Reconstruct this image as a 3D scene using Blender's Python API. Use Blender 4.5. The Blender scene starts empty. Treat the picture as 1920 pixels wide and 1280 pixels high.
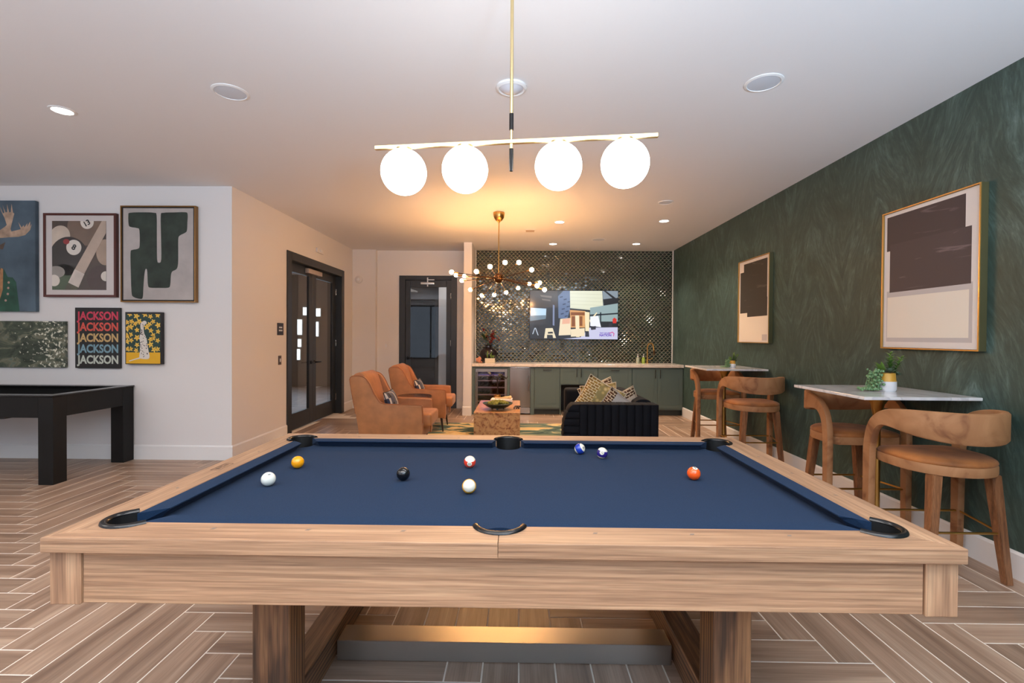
import bpy, bmesh, math, random
from mathutils import Vector, Matrix
random.seed(7)
PI = math.pi
SC = bpy.context.scene
C = SC.collection

# ------------------------------------------------------------------ camera
cam_d = bpy.data.cameras.new('camera')
cam = bpy.data.objects.new('camera', cam_d); C.objects.link(cam)
cam_d.sensor_width = 36.0
cam_d.lens = 903.93 / 1920 * 36.0
cam_d.clip_start = 0.05
R_ = ((0.99988051, 0.01403002, 0.00649058), (0.00663997, -0.01062756, -0.99992148), (-0.01395994, 0.99984509, -0.01071945))
right, down, fwd = Vector(R_[0]), Vector(R_[1]), Vector(R_[2])
m = Matrix((right, -down, -fwd)).transposed().to_4x4()
m.translation = (0, 0, 1.389)
cam.matrix_world = m
SC.camera = cam

# ------------------------------------------------------------------ world, daylight, exposure
w = bpy.data.worlds.new('world'); SC.world = w; w.use_nodes = True
w.node_tree.nodes['Background'].inputs[0].default_value = (0.66, 0.80, 1.0, 1)
w.node_tree.nodes['Background'].inputs[1].default_value = 1.3
SC.view_settings.view_transform = 'Standard'
SC.view_settings.look = 'None'
SC.view_settings.exposure = 0.42
SC.view_settings.gamma = 1.0
SC.view_settings.use_curve_mapping = False
SC.cycles.caustics_reflective = False
SC.cycles.caustics_refractive = False
SC.cycles.sample_clamp_indirect = 6.0

def area(name, loc, rot, sx, sy, power, col):
    l = bpy.data.lights.new(name, 'AREA'); l.shape = 'RECTANGLE'; l.size = sx; l.size_y = sy
    l.energy = power; l.color = col
    o = bpy.data.objects.new(name, l); C.objects.link(o); o.location = loc; o.rotation_euler = rot
    return o
DAY = (0.60, 0.79, 1.0)
# daylight thrown up through the rear windows by the sunlit ground outside them
for wx, ww, pw in ((-6.2, 2.0, 240), (-3.95, 2.0, 320), (-0.35, 1.9, 800), (2.0, 1.4, 1750)):
    area('ground_daylight', (wx, -4.0, -0.05), (math.radians(158), 0, 0), ww, 1.5, pw, DAY if wx > -1 else (0.86, 0.91, 1.0))
SOFT = (1.0, 0.80, 0.62)
# added fill lamps under the ceiling, out of view, brightening table, floor and wall
area('ceiling_fill', (-0.2, 0.3, 3.0), (0, 0, 0), 4.8, 1.2, 78, (1.0, 0.93, 0.86))
area('ceiling_fill', (-4.9, 1.6, 3.0), (0, 0, 0), 2.4, 1.6, 34, (1.0, 0.93, 0.86))
P_GLOBE = 11.0      # emission strength of the opal globes
P_BULB = 185.0      # emission strength of the chandelier bulbs
P_DOWN = 95        # watts of a recessed downlight

# ------------------------------------------------------------------ materials
def srgb(r, g, b):
    f = lambda c: (c / 255 / 12.92) if c / 255 <= 0.04045 else ((c / 255 + 0.055) / 1.055) ** 2.4
    return (f(r), f(g), f(b), 1)
_mats = {}
def mat(name, col, rough=0.5, metal=0.0, spec=0.5, emit=None, estr=0.0, sheen=0.0, coat=0.0, noise=None, bump=None):
    """principled; noise=(scale, amount) mottles the colour, bump=(scale, strength) adds fine relief"""
    if name in _mats: return _mats[name]
    M = bpy.data.materials.new(name); M.use_nodes = True; nt = M.node_tree
    b = nt.nodes['Principled BSDF']
    b.inputs['Base Color'].default_value = col; b.inputs['Roughness'].default_value = rough
    b.inputs['Metallic'].default_value = metal; b.inputs['Specular IOR Level'].default_value = spec
    b.inputs['Sheen Weight'].default_value = sheen; b.inputs['Coat Weight'].default_value = coat
    b.inputs['Coat Roughness'].default_value = 0.08
    if emit: b.inputs['Emission Color'].default_value = emit; b.inputs['Emission Strength'].default_value = estr
    if noise or bump:
        tc = nt.nodes.new('ShaderNodeTexCoord')
    if noise:
        n = nt.nodes.new('ShaderNodeTexNoise'); n.inputs['Scale'].default_value = noise[0]; n.inputs['Detail'].default_value = 5
        nt.links.new(tc.outputs['Object'], n.inputs['Vector'])
        r = nt.nodes.new('ShaderNodeValToRGB')
        a = noise[1]
        r.color_ramp.elements[0].position = 0.3; r.color_ramp.elements[1].position = 0.7
        r.color_ramp.elements[0].color = tuple(c * (1 - a) for c in col[:3]) + (1,)
        r.color_ramp.elements[1].color = tuple(min(1, c * (1 + a)) for c in col[:3]) + (1,)
        nt.links.new(n.outputs['Fac'], r.inputs['Fac']); nt.links.new(r.outputs['Color'], b.inputs['Base Color'])
    if bump:
        n2 = nt.nodes.new('ShaderNodeTexNoise'); n2.inputs['Scale'].default_value = bump[0]; n2.inputs['Detail'].default_value = 4
        nt.links.new(tc.outputs['Object'], n2.inputs['Vector'])
        bp = nt.nodes.new('ShaderNodeBump'); bp.inputs['Strength'].default_value = bump[1]; bp.inputs['Distance'].default_value = 0.01
        nt.links.new(n2.outputs['Fac'], bp.inputs['Height']); nt.links.new(bp.outputs['Normal'], b.inputs['Normal'])
    _mats[name] = M
    return M

def node(nt, kind, **kw):
    n = nt.nodes.new(kind)
    for k, v in kw.items(): setattr(n, k, v)
    return n
def ramp(nt, stops):
    r = nt.nodes.new('ShaderNodeValToRGB'); e = r.color_ramp.elements
    e[0].position, e[0].color = stops[0]; e[1].position, e[1].color = stops[-1]
    for p, c in stops[1:-1]:
        x = e.new(p); x.color = c
    return r

def wood(name, dark, mid, light, axis='X', rough=0.5, uv=False, grain=1.0, rings=0.0, pore=0.35, stretch=(0.9, 14)):
    """straight or cathedral grain running along one local axis"""
    if name in _mats: return _mats[name]
    M = bpy.data.materials.new(name); M.use_nodes = True; nt = M.node_tree; L = nt.links.new
    b = nt.nodes['Principled BSDF']; b.inputs['Roughness'].default_value = rough
    tc = node(nt, 'ShaderNodeTexCoord'); oi = node(nt, 'ShaderNodeObjectInfo')
    at = node(nt, 'ShaderNodeAttribute', attribute_name='rnd')
    add = node(nt, 'ShaderNodeMath', operation='ADD'); L(oi.outputs['Random'], add.inputs[0]); L(at.outputs['Fac'], add.inputs[1])
    fr = node(nt, 'ShaderNodeMath', operation='FRACT'); L(add.outputs[0], fr.inputs[0])
    mul = node(nt, 'ShaderNodeMath', operation='MULTIPLY'); L(fr.outputs[0], mul.inputs[0]); mul.inputs[1].default_value = 37.0
    off = node(nt, 'ShaderNodeVectorMath', operation='ADD')
    L(tc.outputs['UV' if uv else 'Object'], off.inputs[0])
    cx = node(nt, 'ShaderNodeCombineXYZ')
    for i in range(3): L(mul.outputs[0], cx.inputs[i])
    L(cx.outputs[0], off.inputs[1])
    mp = node(nt, 'ShaderNodeMapping'); L(off.outputs[0], mp.inputs['Vector'])
    al, ac = stretch
    s = {'X': (al, ac, ac), 'Y': (ac, al, ac), 'Z': (ac, ac, al)}[axis]
    mp.inputs['Scale'].default_value = tuple(v * grain for v in s)
    n1 = node(nt, 'ShaderNodeTexNoise'); n1.inputs['Scale'].default_value = 1.0; n1.inputs['Detail'].default_value = 6; n1.inputs['Distortion'].default_value = 0.6
    L(mp.outputs[0], n1.inputs['Vector'])
    fac = n1.outputs['Fac']
    if rings:
        wv = node(nt, 'ShaderNodeTexWave', wave_type='RINGS', rings_direction={'X': 'Y', 'Y': 'X', 'Z': 'X'}[axis])
        mp2 = node(nt, 'ShaderNodeMapping'); L(off.outputs[0], mp2.inputs['Vector'])
        mp2.inputs['Scale'].default_value = tuple((0.12 if v < 2 else 1.0) for v in s)
        wv.inputs['Scale'].default_value = 16; wv.inputs['Distortion'].default_value = 5; wv.inputs['Detail'].default_value = 3; wv.inputs['Detail Scale'].default_value = 1.2
        L(mp2.outputs[0], wv.inputs['Vector'])
        mx = node(nt, 'ShaderNodeMix'); mx.inputs[0].default_value = rings; L(fac, mx.inputs[2]); L(wv.outputs['Fac'], mx.inputs[3]); fac = mx.outputs[0]
    r = ramp(nt, [(0.28, dark), (0.5, mid), (0.72, light)]); L(fac, r.inputs['Fac'])
    mp3 = node(nt, 'ShaderNodeMapping'); L(off.outputs[0], mp3.inputs['Vector'])
    mp3.inputs['Scale'].default_value = tuple((4 if v < 2 else 170) * grain for v in s)
    n3 = node(nt, 'ShaderNodeTexNoise'); n3.inputs['Scale'].default_value = 1.0; n3.inputs['Detail'].default_value = 2; L(mp3.outputs[0], n3.inputs['Vector'])
    r3 = ramp(nt, [(0.35, (1 - pore, 1 - pore, 1 - pore, 1)), (0.6, (1, 1, 1, 1))]); L(n3.outputs['Fac'], r3.inputs['Fac'])
    m1 = node(nt, 'ShaderNodeMix', data_type='RGBA', blend_type='MULTIPLY'); m1.inputs[0].default_value = 1.0
    L(r.outputs['Color'], m1.inputs[6]); L(r3.outputs['Color'], m1.inputs[7])
    # piece to piece tone
    mr = node(nt, 'ShaderNodeMapRange'); L(fr.outputs[0], mr.inputs['Value']); mr.inputs['To Min'].default_value = 0.86; mr.inputs['To Max'].default_value = 1.12
    m2 = node(nt, 'ShaderNodeVectorMath', operation='SCALE'); L(m1.outputs[2], m2.inputs[0]); L(mr.outputs[0], m2.inputs['Scale'])
    L(m2.outputs[0], b.inputs['Base Color'])
    bp = node(nt, 'ShaderNodeBump'); bp.inputs['Strength'].default_value = 0.12; bp.inputs['Distance'].default_value = 0.004
    L(n3.outputs['Fac'], bp.inputs['Height']); L(bp.outputs['Normal'], b.inputs['Normal'])
    _mats[name] = M
    return M

def glass(name, tint=(1, 1, 1, 1), rough=0.02, mixf=0.12):
    if name in _mats: return _mats[name]
    M = bpy.data.materials.new(name); M.use_nodes = True; nt = M.node_tree; L = nt.links.new
    nt.nodes.remove(nt.nodes['Principled BSDF']); out = nt.nodes['Material Output']
    t = node(nt, 'ShaderNodeBsdfTransparent'); t.inputs[0].default_value = tint
    g = node(nt, 'ShaderNodeBsdfGlossy'); g.inputs['Roughness'].default_value = rough
    f = node(nt, 'ShaderNodeFresnel'); f.inputs['IOR'].default_value = 1.5
    a = node(nt, 'ShaderNodeMath', operation='ADD'); L(f.outputs[0], a.inputs[0]); a.inputs[1].default_value = mixf - 0.04
    mx = node(nt, 'ShaderNodeMixShader'); ge = node(nt, 'ShaderNodeNewGeometry'); bf = node(nt, 'ShaderNodeMath', operation='SUBTRACT'); bf.inputs[0].default_value = 1.0; L(ge.outputs['Backfacing'], bf.inputs[1])
    ml = node(nt, 'ShaderNodeMath', operation='MULTIPLY', use_clamp=True); L(a.outputs[0], ml.inputs[0]); L(bf.outputs[0], ml.inputs[1]); L(ml.outputs[0], mx.inputs[0]); L(t.outputs[0], mx.inputs[1]); L(g.outputs[0], mx.inputs[2])
    L(mx.outputs[0], out.inputs['Surface'])
    _mats[name] = M
    return M

WALL = mat('white_wall_paint', srgb(226, 222, 220), 0.75, bump=(180, 0.05))
CEIL = mat('ceiling_paint', srgb(226, 224, 224), 0.8, bump=(140, 0.05))
TRIM = mat('white_trim_paint', srgb(232, 230, 228), 0.4)
BLACKF = mat('charcoal_door_paint', srgb(40, 44, 48), 0.4)
BRASS = mat('brushed_brass', srgb(196, 152, 84), 0.28, 1.0)
PALEBRASS = mat('pale_satin_brass', srgb(222, 200, 150), 0.3, 1.0)
DBRASS = mat('aged_brass', srgb(92, 62, 38), 0.32, 1.0)
STEEL = mat('brushed_stainless', srgb(176, 172, 168), 0.27, 1.0)
BLACKM = mat('black_metal', srgb(24, 23, 24), 0.38, 0.6)
BLACKP = mat('black_plastic', srgb(16, 16, 18), 0.25)
WHITEP = mat('white_plastic', srgb(225, 226, 230), 0.4)
GROUT = mat('pale_grout', srgb(240, 230, 218), 0.85)
OAK = dict(dark=srgb(150, 114, 88), mid=srgb(182, 142, 110), light=srgb(198, 160, 126))
OAKX = wood('oak_grain_x', axis='X', rough=0.5, rings=0.12, grain=1.5, stretch=(0.8, 55), pore=0.25, **OAK)
OAKY = wood('oak_grain_y', axis='Y', rough=0.5, rings=0.12, grain=1.5, stretch=(0.8, 55), pore=0.25, **OAK)
OAKZ = wood('oak_grain_z', axis='Z', rough=0.5, rings=0.3, grain=1.5, stretch=(0.9, 30), pore=0.25, **OAK)
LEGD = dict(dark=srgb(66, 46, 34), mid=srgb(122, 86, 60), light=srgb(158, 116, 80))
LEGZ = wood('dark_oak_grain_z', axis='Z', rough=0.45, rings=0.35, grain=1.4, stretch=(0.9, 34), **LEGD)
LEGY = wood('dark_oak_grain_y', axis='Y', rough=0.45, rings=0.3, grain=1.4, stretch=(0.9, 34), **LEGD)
FLOORM = wood('wood_look_porcelain', srgb(132, 106, 88), srgb(166, 138, 117), srgb(190, 164, 142), axis='X', rough=0.38, uv=True, grain=1.0, pore=0.18)

def wallpaper():
    M = bpy.data.materials.new('green_feathered_wallpaper'); M.use_nodes = True; nt = M.node_tree; L = nt.links.new
    b = nt.nodes['Principled BSDF']
    tc = node(nt, 'ShaderNodeTexCoord'); sp = node(nt, 'ShaderNodeSeparateXYZ'); L(tc.outputs['Object'], sp.inputs[0])
    # wobble the fold lines a little, then fold along the wall so the strokes fan out like feathers
    nz = node(nt, 'ShaderNodeTexNoise'); nz.inputs['Scale'].default_value = 0.9; nz.inputs['Detail'].default_value = 2; L(tc.outputs['Object'], nz.inputs['Vector'])
    wob = node(nt, 'ShaderNodeMath', operation='MULTIPLY_ADD'); L(nz.outputs['Fac'], wob.inputs[0]); wob.inputs[1].default_value = 0.5; L(sp.outputs['Y'], wob.inputs[2])
    pp = node(nt, 'ShaderNodeMath', operation='PINGPONG'); L(wob.outputs[0], pp.inputs[0]); pp.inputs[1].default_value = 0.42
    # u = fold + z*0.35 (slanted strokes), v = z
    sh = node(nt, 'ShaderNodeMath', operation='MULTIPLY_ADD'); L(sp.outputs['Z'], sh.inputs[0]); sh.inputs[1].default_value = 0.32; L(pp.outputs[0], sh.inputs[2])
    cb = node(nt, 'ShaderNodeCombineXYZ'); L(sh.outputs[0], cb.inputs[0]); L(sp.outputs['Z'], cb.inputs[1]); L(sp.outputs['Y'], cb.inputs[2])
    def layer(sx, sy, sz, det, dist):
        mp = node(nt, 'ShaderNodeMapping'); mp.inputs['Scale'].default_value = (sx, sy, sz); L(cb.outputs[0], mp.inputs['Vector'])
        n = node(nt, 'ShaderNodeTexNoise'); n.inputs['Scale'].default_value = 1; n.inputs['Detail'].default_value = det; n.inputs['Roughness'].default_value = 0.62; n.inputs['Distortion'].default_value = dist
        L(mp.outputs[0], n.inputs['Vector']); return n
    a = layer(13, 2.6, 0.7, 9, 1.5); c = layer(60, 11, 3.0, 4, 1.0); d = layer(2.2, 1.1, 0.5, 3, 0.4)
    mx = node(nt, 'ShaderNodeMix'); mx.inputs[0].default_value = 0.4; L(a.outputs['Fac'], mx.inputs[2]); L(c.outputs['Fac'], mx.inputs[3])
    mx2 = node(nt, 'ShaderNodeMix'); mx2.inputs[0].default_value = 0.25; L(mx.outputs[0], mx2.inputs[2]); L(d.outputs['Fac'], mx2.inputs[3])
    r = ramp(nt, [(0.36, srgb(46, 64, 58)), (0.49, srgb(58, 78, 72)), (0.57, srgb(74, 97, 92)), (0.68, srgb(108, 132, 128))]); L(mx2.outputs[0], r.inputs['Fac'])
    L(r.outputs['Color'], b.inputs['Base Color']); b.inputs['Roughness'].default_value = 0.5
    bp = node(nt, 'ShaderNodeBump'); bp.inputs['Strength'].default_value = 0.25; bp.inputs['Distance'].default_value = 0.004; L(mx.outputs[0], bp.inputs['Height']); L(bp.outputs['Normal'], b.inputs['Normal'])
    return M
PAPER = wallpaper()

# ------------------------------------------------------------------ geometry helpers
class MB:
    """collects shapes; build() links them as ONE mesh object"""
    def __init__(s): s.bm = bmesh.new(); s.mi = 0
    def _done(s, faces):
        for f in faces: f.material_index = s.mi
    def box(s, x0, x1, y0, y1, z0, z1, bev=0.0, seg=2):
        t = bmesh.new()
        mtx = Matrix.Translation(((x0 + x1) / 2, (y0 + y1) / 2, (z0 + z1) / 2)) @ Matrix.Diagonal((abs(x1 - x0), abs(y1 - y0), abs(z1 - z0), 1))
        bmesh.ops.create_cube(t, size=1.0, matrix=mtx)
        if bev > 0: bmesh.ops.bevel(t, geom=list(t.edges), offset=bev, segments=seg, profile=0.6, affect='EDGES')
        s.merge(t); return s
    def merge(s, t, mtx=None):
        vm = {}
        for v in t.verts: vm[v] = s.bm.verts.new(mtx @ v.co if mtx else v.co)
        for f in t.faces:
            try:
                n = s.bm.faces.new([vm[v] for v in f.verts]); n.material_index = s.mi
            except ValueError: pass
        t.free(); return s
    def prism(s, pts, z0, z1, axis='Z', bev=0.0):
        """extrude a closed outline; axis Z: pts=(x,y); Y: pts=(x,z); X: pts=(y,z)"""
        t = bmesh.new()
        P = {'Z': lambda a, b, h: (a, b, h), 'Y': lambda a, b, h: (a, h, b), 'X': lambda a, b, h: (h, a, b)}[axis]
        lo = [t.verts.new(P(a, b, z0)) for a, b in pts]; hi = [t.verts.new(P(a, b, z1)) for a, b in pts]
        n = len(pts)
        f0 = t.faces.new(lo); f1 = t.faces.new(list(reversed(hi)))
        for i in range(n): t.faces.new((lo[i], hi[i], hi[(i + 1) % n], lo[(i + 1) % n]))
        bmesh.ops.recalc_face_normals(t, faces=list(t.faces))
        if bev > 0:
            ed = [e for e in t.edges if e in set(f0.edges) | set(f1.edges)]
            bmesh.ops.bevel(t, geom=ed, offset=bev, segments=2, profile=0.6, affect='EDGES')
        bmesh.ops.triangulate(t, faces=[f for f in t.faces if len(f.verts) > 4])
        s.merge(t); return s
    def lathe(s, prof, seg=24, mtx=None, cap=True):
        """prof = [(r, z), ...] around local Z"""
        t = bmesh.new(); rings = []
        for r, z in prof:
            if r < 1e-6: rings.append([t.verts.new((0, 0, z))])
            else: rings.append([t.verts.new((r * math.cos(2 * PI * k / seg), r * math.sin(2 * PI * k / seg), z)) for k in range(seg)])
        for a, b in zip(rings, rings[1:]):
            for k in range(seg):
                q = [a[k % len(a)], a[(k + 1) % len(a)], b[(k + 1) % len(b)], b[k % len(b)]]
                u = []
                for v in q:
                    if v not in u: u.append(v)
                if len(u) > 2: t.faces.new(u)
        if cap:
            for rg in (rings[0], rings[-1]):
                if len(rg) > 2: t.faces.new(rg)
        bmesh.ops.recalc_face_normals(t, faces=list(t.faces))
        s.merge(t, mtx); return s
    def cyl(s, p0, p1, r0, r1=None, seg=16):
        p0, p1 = Vector(p0), Vector(p1); d = p1 - p0
        q = d.to_track_quat('Z', 'Y').to_matrix().to_4x4(); q.translation = p0
        return s.lathe([(r0, 0), (r0 if r1 is None else r1, d.length)], seg, q)
    def sphere(s, c, r, seg=20, rings=12, sc=(1, 1, 1)):
        t = bmesh.new(); bmesh.ops.create_uvsphere(t, u_segments=seg, v_segments=rings, radius=r)
        return s.merge(t, Matrix.Translation(c) @ Matrix.Diagonal((*sc, 1)))
    def tube(s, pts, r, seg=10, closed=False, flat=None):
        """sweep a round (or flattened: flat=(rw, rh)) section along points, horizontal-plane frame"""
        pts = [Vector(p) for p in pts]; n = len(pts); t = bmesh.new(); rings = []
        up = Vector((0, 0, 1)); ref = None
        for i, p in enumerate(pts):
            a = pts[(i - 1) % n] if (closed or i > 0) else p; b = pts[(i + 1) % n] if (closed or i < n - 1) else p
            d = (b - a).normalized()
            if ref is None:
                ref = up if abs(d.z) < 0.9 else Vector((1, 0, 0))
            sx = d.cross(ref)
            if sx.length < 1e-4: sx = d.orthogonal()
            sx.normalize(); sy = sx.cross(d).normalized()
            if flat is None: ref = sy
            rw, rh = flat or (r if not hasattr(r, '__len__') else r[i],) * 2
            rings.append([t.verts.new(p + sx * rw * math.cos(2 * PI * k / seg) + sy * rh * math.sin(2 * PI * k / seg)) for k in range(seg)])
        for i in range(n if closed else n - 1):
            A, B = rings[i], rings[(i + 1) % n]
            for k in range(seg): t.faces.new((A[k], A[(k + 1) % seg], B[(k + 1) % seg], B[k]))
        if not closed: t.faces.new(rings[0]); t.faces.new(rings[-1])
        bmesh.ops.recalc_face_normals(t, faces=list(t.faces))
        s.merge(t); return s
    def beam(s, p0, p1, a0, b0, a1=None, b1=None):
        """square tapered member from p0 to p1, half sizes a (x) and b (y), ends level"""
        a1 = a0 if a1 is None else a1; b1 = b0 if b1 is None else b1
        t = bmesh.new()
        v = [t.verts.new((p[0] + sx * a, p[1] + sy * b, p[2])) for p, a, b in ((p0, a0, b0), (p1, a1, b1)) for sx, sy in ((-1, -1), (1, -1), (1, 1), (-1, 1))]
        t.faces.new((v[3], v[2], v[1], v[0])); t.faces.new(v[4:])
        for i in range(4): t.faces.new((v[i], v[(i + 1) % 4], v[4 + (i + 1) % 4], v[4 + i]))
        bmesh.ops.recalc_face_normals(t, faces=list(t.faces))
        bmesh.ops.bevel(t, geom=list(t.edges), offset=min(a0, b0, a1, b1) * 0.18, segments=2, affect='EDGES')
        s.merge(t); return s
    def build(s, name, mats, parent=None, smooth=True, angle=38, loc=None, rot=None):
        me = bpy.data.meshes.new(name); s.bm.to_mesh(me); s.bm.free()
        for M in (mats if isinstance(mats, (list, tuple)) else [mats]): me.materials.append(M)
        if smooth:
            me.polygons.foreach_set('use_smooth', [True] * len(me.polygons)); me.set_sharp_from_angle(angle=math.radians(angle))
        o = bpy.data.objects.new(name, me); C.objects.link(o)
        if parent: o.parent = parent
        if loc: o.location = loc
        if rot: o.rotation_euler = rot
        return o

def thing(name, label, cat, loc=(0, 0, 0), rotz=0.0, group=None):
    o = bpy.data.objects.new(name, None); C.objects.link(o); o.empty_display_size = 0.1
    o.location = loc; o.rotation_euler = (0, 0, rotz); o['label'] = label; o['category'] = cat
    if group: o['group'] = group
    return o
def tag(o, label, cat, group=None):
    o['label'] = label; o['category'] = cat
    if group: o['group'] = group
    return o
def struct(o, label=None):
    o['kind'] = 'structure'
    if label: o['label'] = label
    return o
def sempty(name, loc=(0, 0, 0), rotz=0.0, label=None):
    o = bpy.data.objects.new(name, None); C.objects.link(o); o.location = loc; o.rotation_euler = (0, 0, rotz)
    return struct(o, label)
def kids(o): return [c for c in C.objects if c.parent == o]
def dup(o, loc=None, rotz=None, label=None, parent=None):
    c = o.copy(); C.objects.link(c)
    if parent: c.parent = parent
    if loc is not None: c.location = loc
    if rotz is not None: c.rotation_euler = (0, 0, rotz)
    if label: c['label'] = label
    for k in kids(o): dup(k, parent=c)
    return c
def arc(cx, cy, r, a0, a1, n):
    return [(cx + r * math.cos(math.radians(a0 + (a1 - a0) * i / n)), cy + r * math.sin(math.radians(a0 + (a1 - a0) * i / n))) for i in range(n + 1)]
def catmull(pts, n=5, closed=True):
    out = []; N = len(pts)
    rng = range(N) if closed else range(N - 1)
    g = (lambda i: pts[i % N]) if closed else (lambda i: pts[max(0, min(N - 1, i))])
    for i in rng:
        p0, p1, p2, p3 = g(i - 1), g(i), g(i + 1), g(i + 2)
        for k in range(n):
            t = k / n
            out.append(tuple(0.5 * (2 * p1[d] + (p2[d] - p0[d]) * t + (2 * p0[d] - 5 * p1[d] + 4 * p2[d] - p3[d]) * t * t + (3 * p1[d] - p0[d] - 3 * p2[d] + p3[d]) * t ** 3) for d in range(len(p1))))
    if not closed: out.append(tuple(pts[-1]))
    return out
def clip(pts, x0, x1, y0, y1):
    def cut(P, ins, inter):
        o = []
        for i, c in enumerate(P):
            p = P[i - 1]
            if ins(c):
                if not ins(p): o.append(inter(p, c))
                o.append(c)
            elif ins(p): o.append(inter(p, c))
        return o
    def ix(v): return lambda p, c: (v, p[1] + (c[1] - p[1]) * (v - p[0]) / (c[0] - p[0]))
    def iy(v): return lambda p, c: (p[0] + (c[0] - p[0]) * (v - p[1]) / (c[1] - p[1]), v)
    for ins, it in ((lambda p: p[0] >= x0, ix(x0)), (lambda p: p[0] <= x1, ix(x1)), (lambda p: p[1] >= y0, iy(y0)), (lambda p: p[1] <= y1, iy(y1))):
        if not pts: return pts
        pts = cut(pts, ins, it)
    return pts
def ell(cx, cy, rx, ry=None, n=24, rot=0.0):
    ry = rx if ry is None else ry; c, s = math.cos(rot), math.sin(rot)
    return [(cx + rx * math.cos(2 * PI * k / n) * c - ry * math.sin(2 * PI * k / n) * s, cy + rx * math.cos(2 * PI * k / n) * s + ry * math.sin(2 * PI * k / n) * c) for k in range(n)]
def print_flat(name, polys, M, parent, y, t=0.0006):
    """flat print on a picture facing local -Y: polygons in (x, z), front face at y"""
    b = MB()
    for p in polys:
        if len(p) >= 3: b.prism(p, y, y + t, 'Y')
    return b.build(name, M, parent, smooth=False)
def text_mesh(body, size, M, name, parent, loc, rot, offset=0.0, depth=0.0004, width=None, shear=0.0):
    cu = bpy.data.curves.new(name, 'FONT'); cu.body = body; cu.size = size; cu.align_x = 'CENTER'; cu.align_y = 'CENTER'
    cu.offset = offset; cu.extrude = depth; cu.resolution_u = 3; cu.shear = shear
    t = bpy.data.objects.new(name + '_curve', cu); C.objects.link(t)
    bpy.context.view_layer.update()
    me = bpy.data.meshes.new_from_object(t.evaluated_get(bpy.context.evaluated_depsgraph_get()))
    bpy.data.objects.remove(t); bpy.data.curves.remove(cu)
    me.name = name; me.materials.clear(); me.materials.append(M)
    if width:
        xs = [v.co.x for v in me.vertices]; k = width / (max(xs) - min(xs)); mid = (max(xs) + min(xs)) / 2
        for v in me.vertices: v.co.x = (v.co.x - mid) * k
    o = bpy.data.objects.new(name, me); C.objects.link(o); o.parent = parent; o.location = loc; o.rotation_euler = rot
    return o

# ------------------------------------------------------------------ room shell
H = 3.019; XR = 2.904; XL = -3.1675; YF = 5.28; YB = 9.149; YBL = 9.24; XFAR = -7.6; YR = -3.0
T = 0.15
# floor: grout bed with herringbone planks laid on it
b = MB(); b.box(XFAR, XR, YR, 13.2, -0.12, -0.0014)
floor = struct(b.build('floor', GROUT, smooth=False), 'herringbone floor of greige wood look planks with pale grout')
W = 0.152; N = 6; X0 = -1.511; Y0 = 2.222; GAP = 0.0034
planks = []
def region(x, y):
    if y < YF: return (XFAR, XR, YR, YF if x < XL else YBL)
    if x > XL: return (XL - 0.16, XR, YR, YBL)
    if y < 13.0: return (XFAR, XL - 0.16, YF + 0.12, 13.0)
    return None
for j in range(-45, 76):
    for i in range(-44, 34):
        k = (i + j) % (2 * N)
        if k == 0: r = (X0 + i * W, X0 + (i + N) * W, Y0 + j * W, Y0 + (j + 1) * W, 0)
        elif k == N: r = (X0 + i * W, X0 + (i + 1) * W, Y0 + j * W, Y0 + (j + N) * W, 1)
        else: continue
        cxm, cym = (r[0] + r[1]) / 2, (r[2] + r[3]) / 2
        g = region(cxm, cym)
        if g is None: continue
        if cxm < XL and r[2] < YF < r[3]: g = (XFAR, XL if cxm < XL else XR, YR, YF)
        x0, x1, y0, y1 = max(r[0], g[0]) + GAP, min(r[1], g[1]) - GAP, max(r[2], g[2]) + GAP, min(r[3], g[3]) - GAP
        if x1 - x0 < 0.01 or y1 - y0 < 0.01: continue
        full = (x1 - x0) * (y1 - y0) > (N * W - 2 * GAP) * (W - 2 * GAP) * 0.999
        planks.append((x0, x1, y0, y1, r[4], full))
def plank_score(p):
    x, y = (p[0] + p[1]) / 2, (p[2] + p[3]) / 2
    best = 0
    for sx in (0.05, 0.5, 0.95):
        for sy in (0.05, 0.5, 0.95):
            q = Vector((p[0] + (p[1] - p[0]) * sx, p[2] + (p[3] - p[2]) * sy, -1.389))
            z = q.dot(fwd)
            if z < 0.3: continue
            u, v = 903.93 * q.dot(right) / z, 903.93 * q.dot(down) / z
            if abs(u) > 960 or v > 640: continue
            hid = False
            for zz in (0.80, 0.61):          # behind the pool table top and apron
                tt = (1.389 - zz) / 1.389
                if -1.37 < q.x * tt < 1.26 and 1.37 < q.y * tt < 2.86: hid = True
            if not hid: best = max(best, 1 / z ** 2.6)
    return best
sc_ = sorted(((plank_score(p), n) for n, p in enumerate(planks)), reverse=True)
singles = set(n for s_, n in sc_[:300] if s_ > 0)
def plank_geo(bm, uvl, rl, x0, x1, y0, y1, along, rnd, ox=0.0, oy=0.0):
    e = 0.0012
    lo = [bm.verts.new((x, y, -0.004)) for x, y in ((x0, y0), (x1, y0), (x1, y1), (x0, y1))]
    md = [bm.verts.new((x, y, -0.001)) for x, y in ((x0, y0), (x1, y0), (x1, y1), (x0, y1))]
    hi = [bm.verts.new((x, y, 0)) for x, y in ((x0 + e, y0 + e), (x1 - e, y0 + e), (x1 - e, y1 - e), (x0 + e, y1 - e))]
    fs = [bm.faces.new(hi)]
    for i in range(4):
        j = (i + 1) % 4
        fs.append(bm.faces.new((lo[i], lo[j], md[j], md[i]))); fs.append(bm.faces.new((md[i], md[j], hi[j], hi[i])))
    for f in fs:
        f[rl] = rnd
        for l in f.loops:
            u = (l.vert.co.x - ox, l.vert.co.y - oy)
            l[uvl].uv = u if along == 0 else (u[1], u[0])
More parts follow.
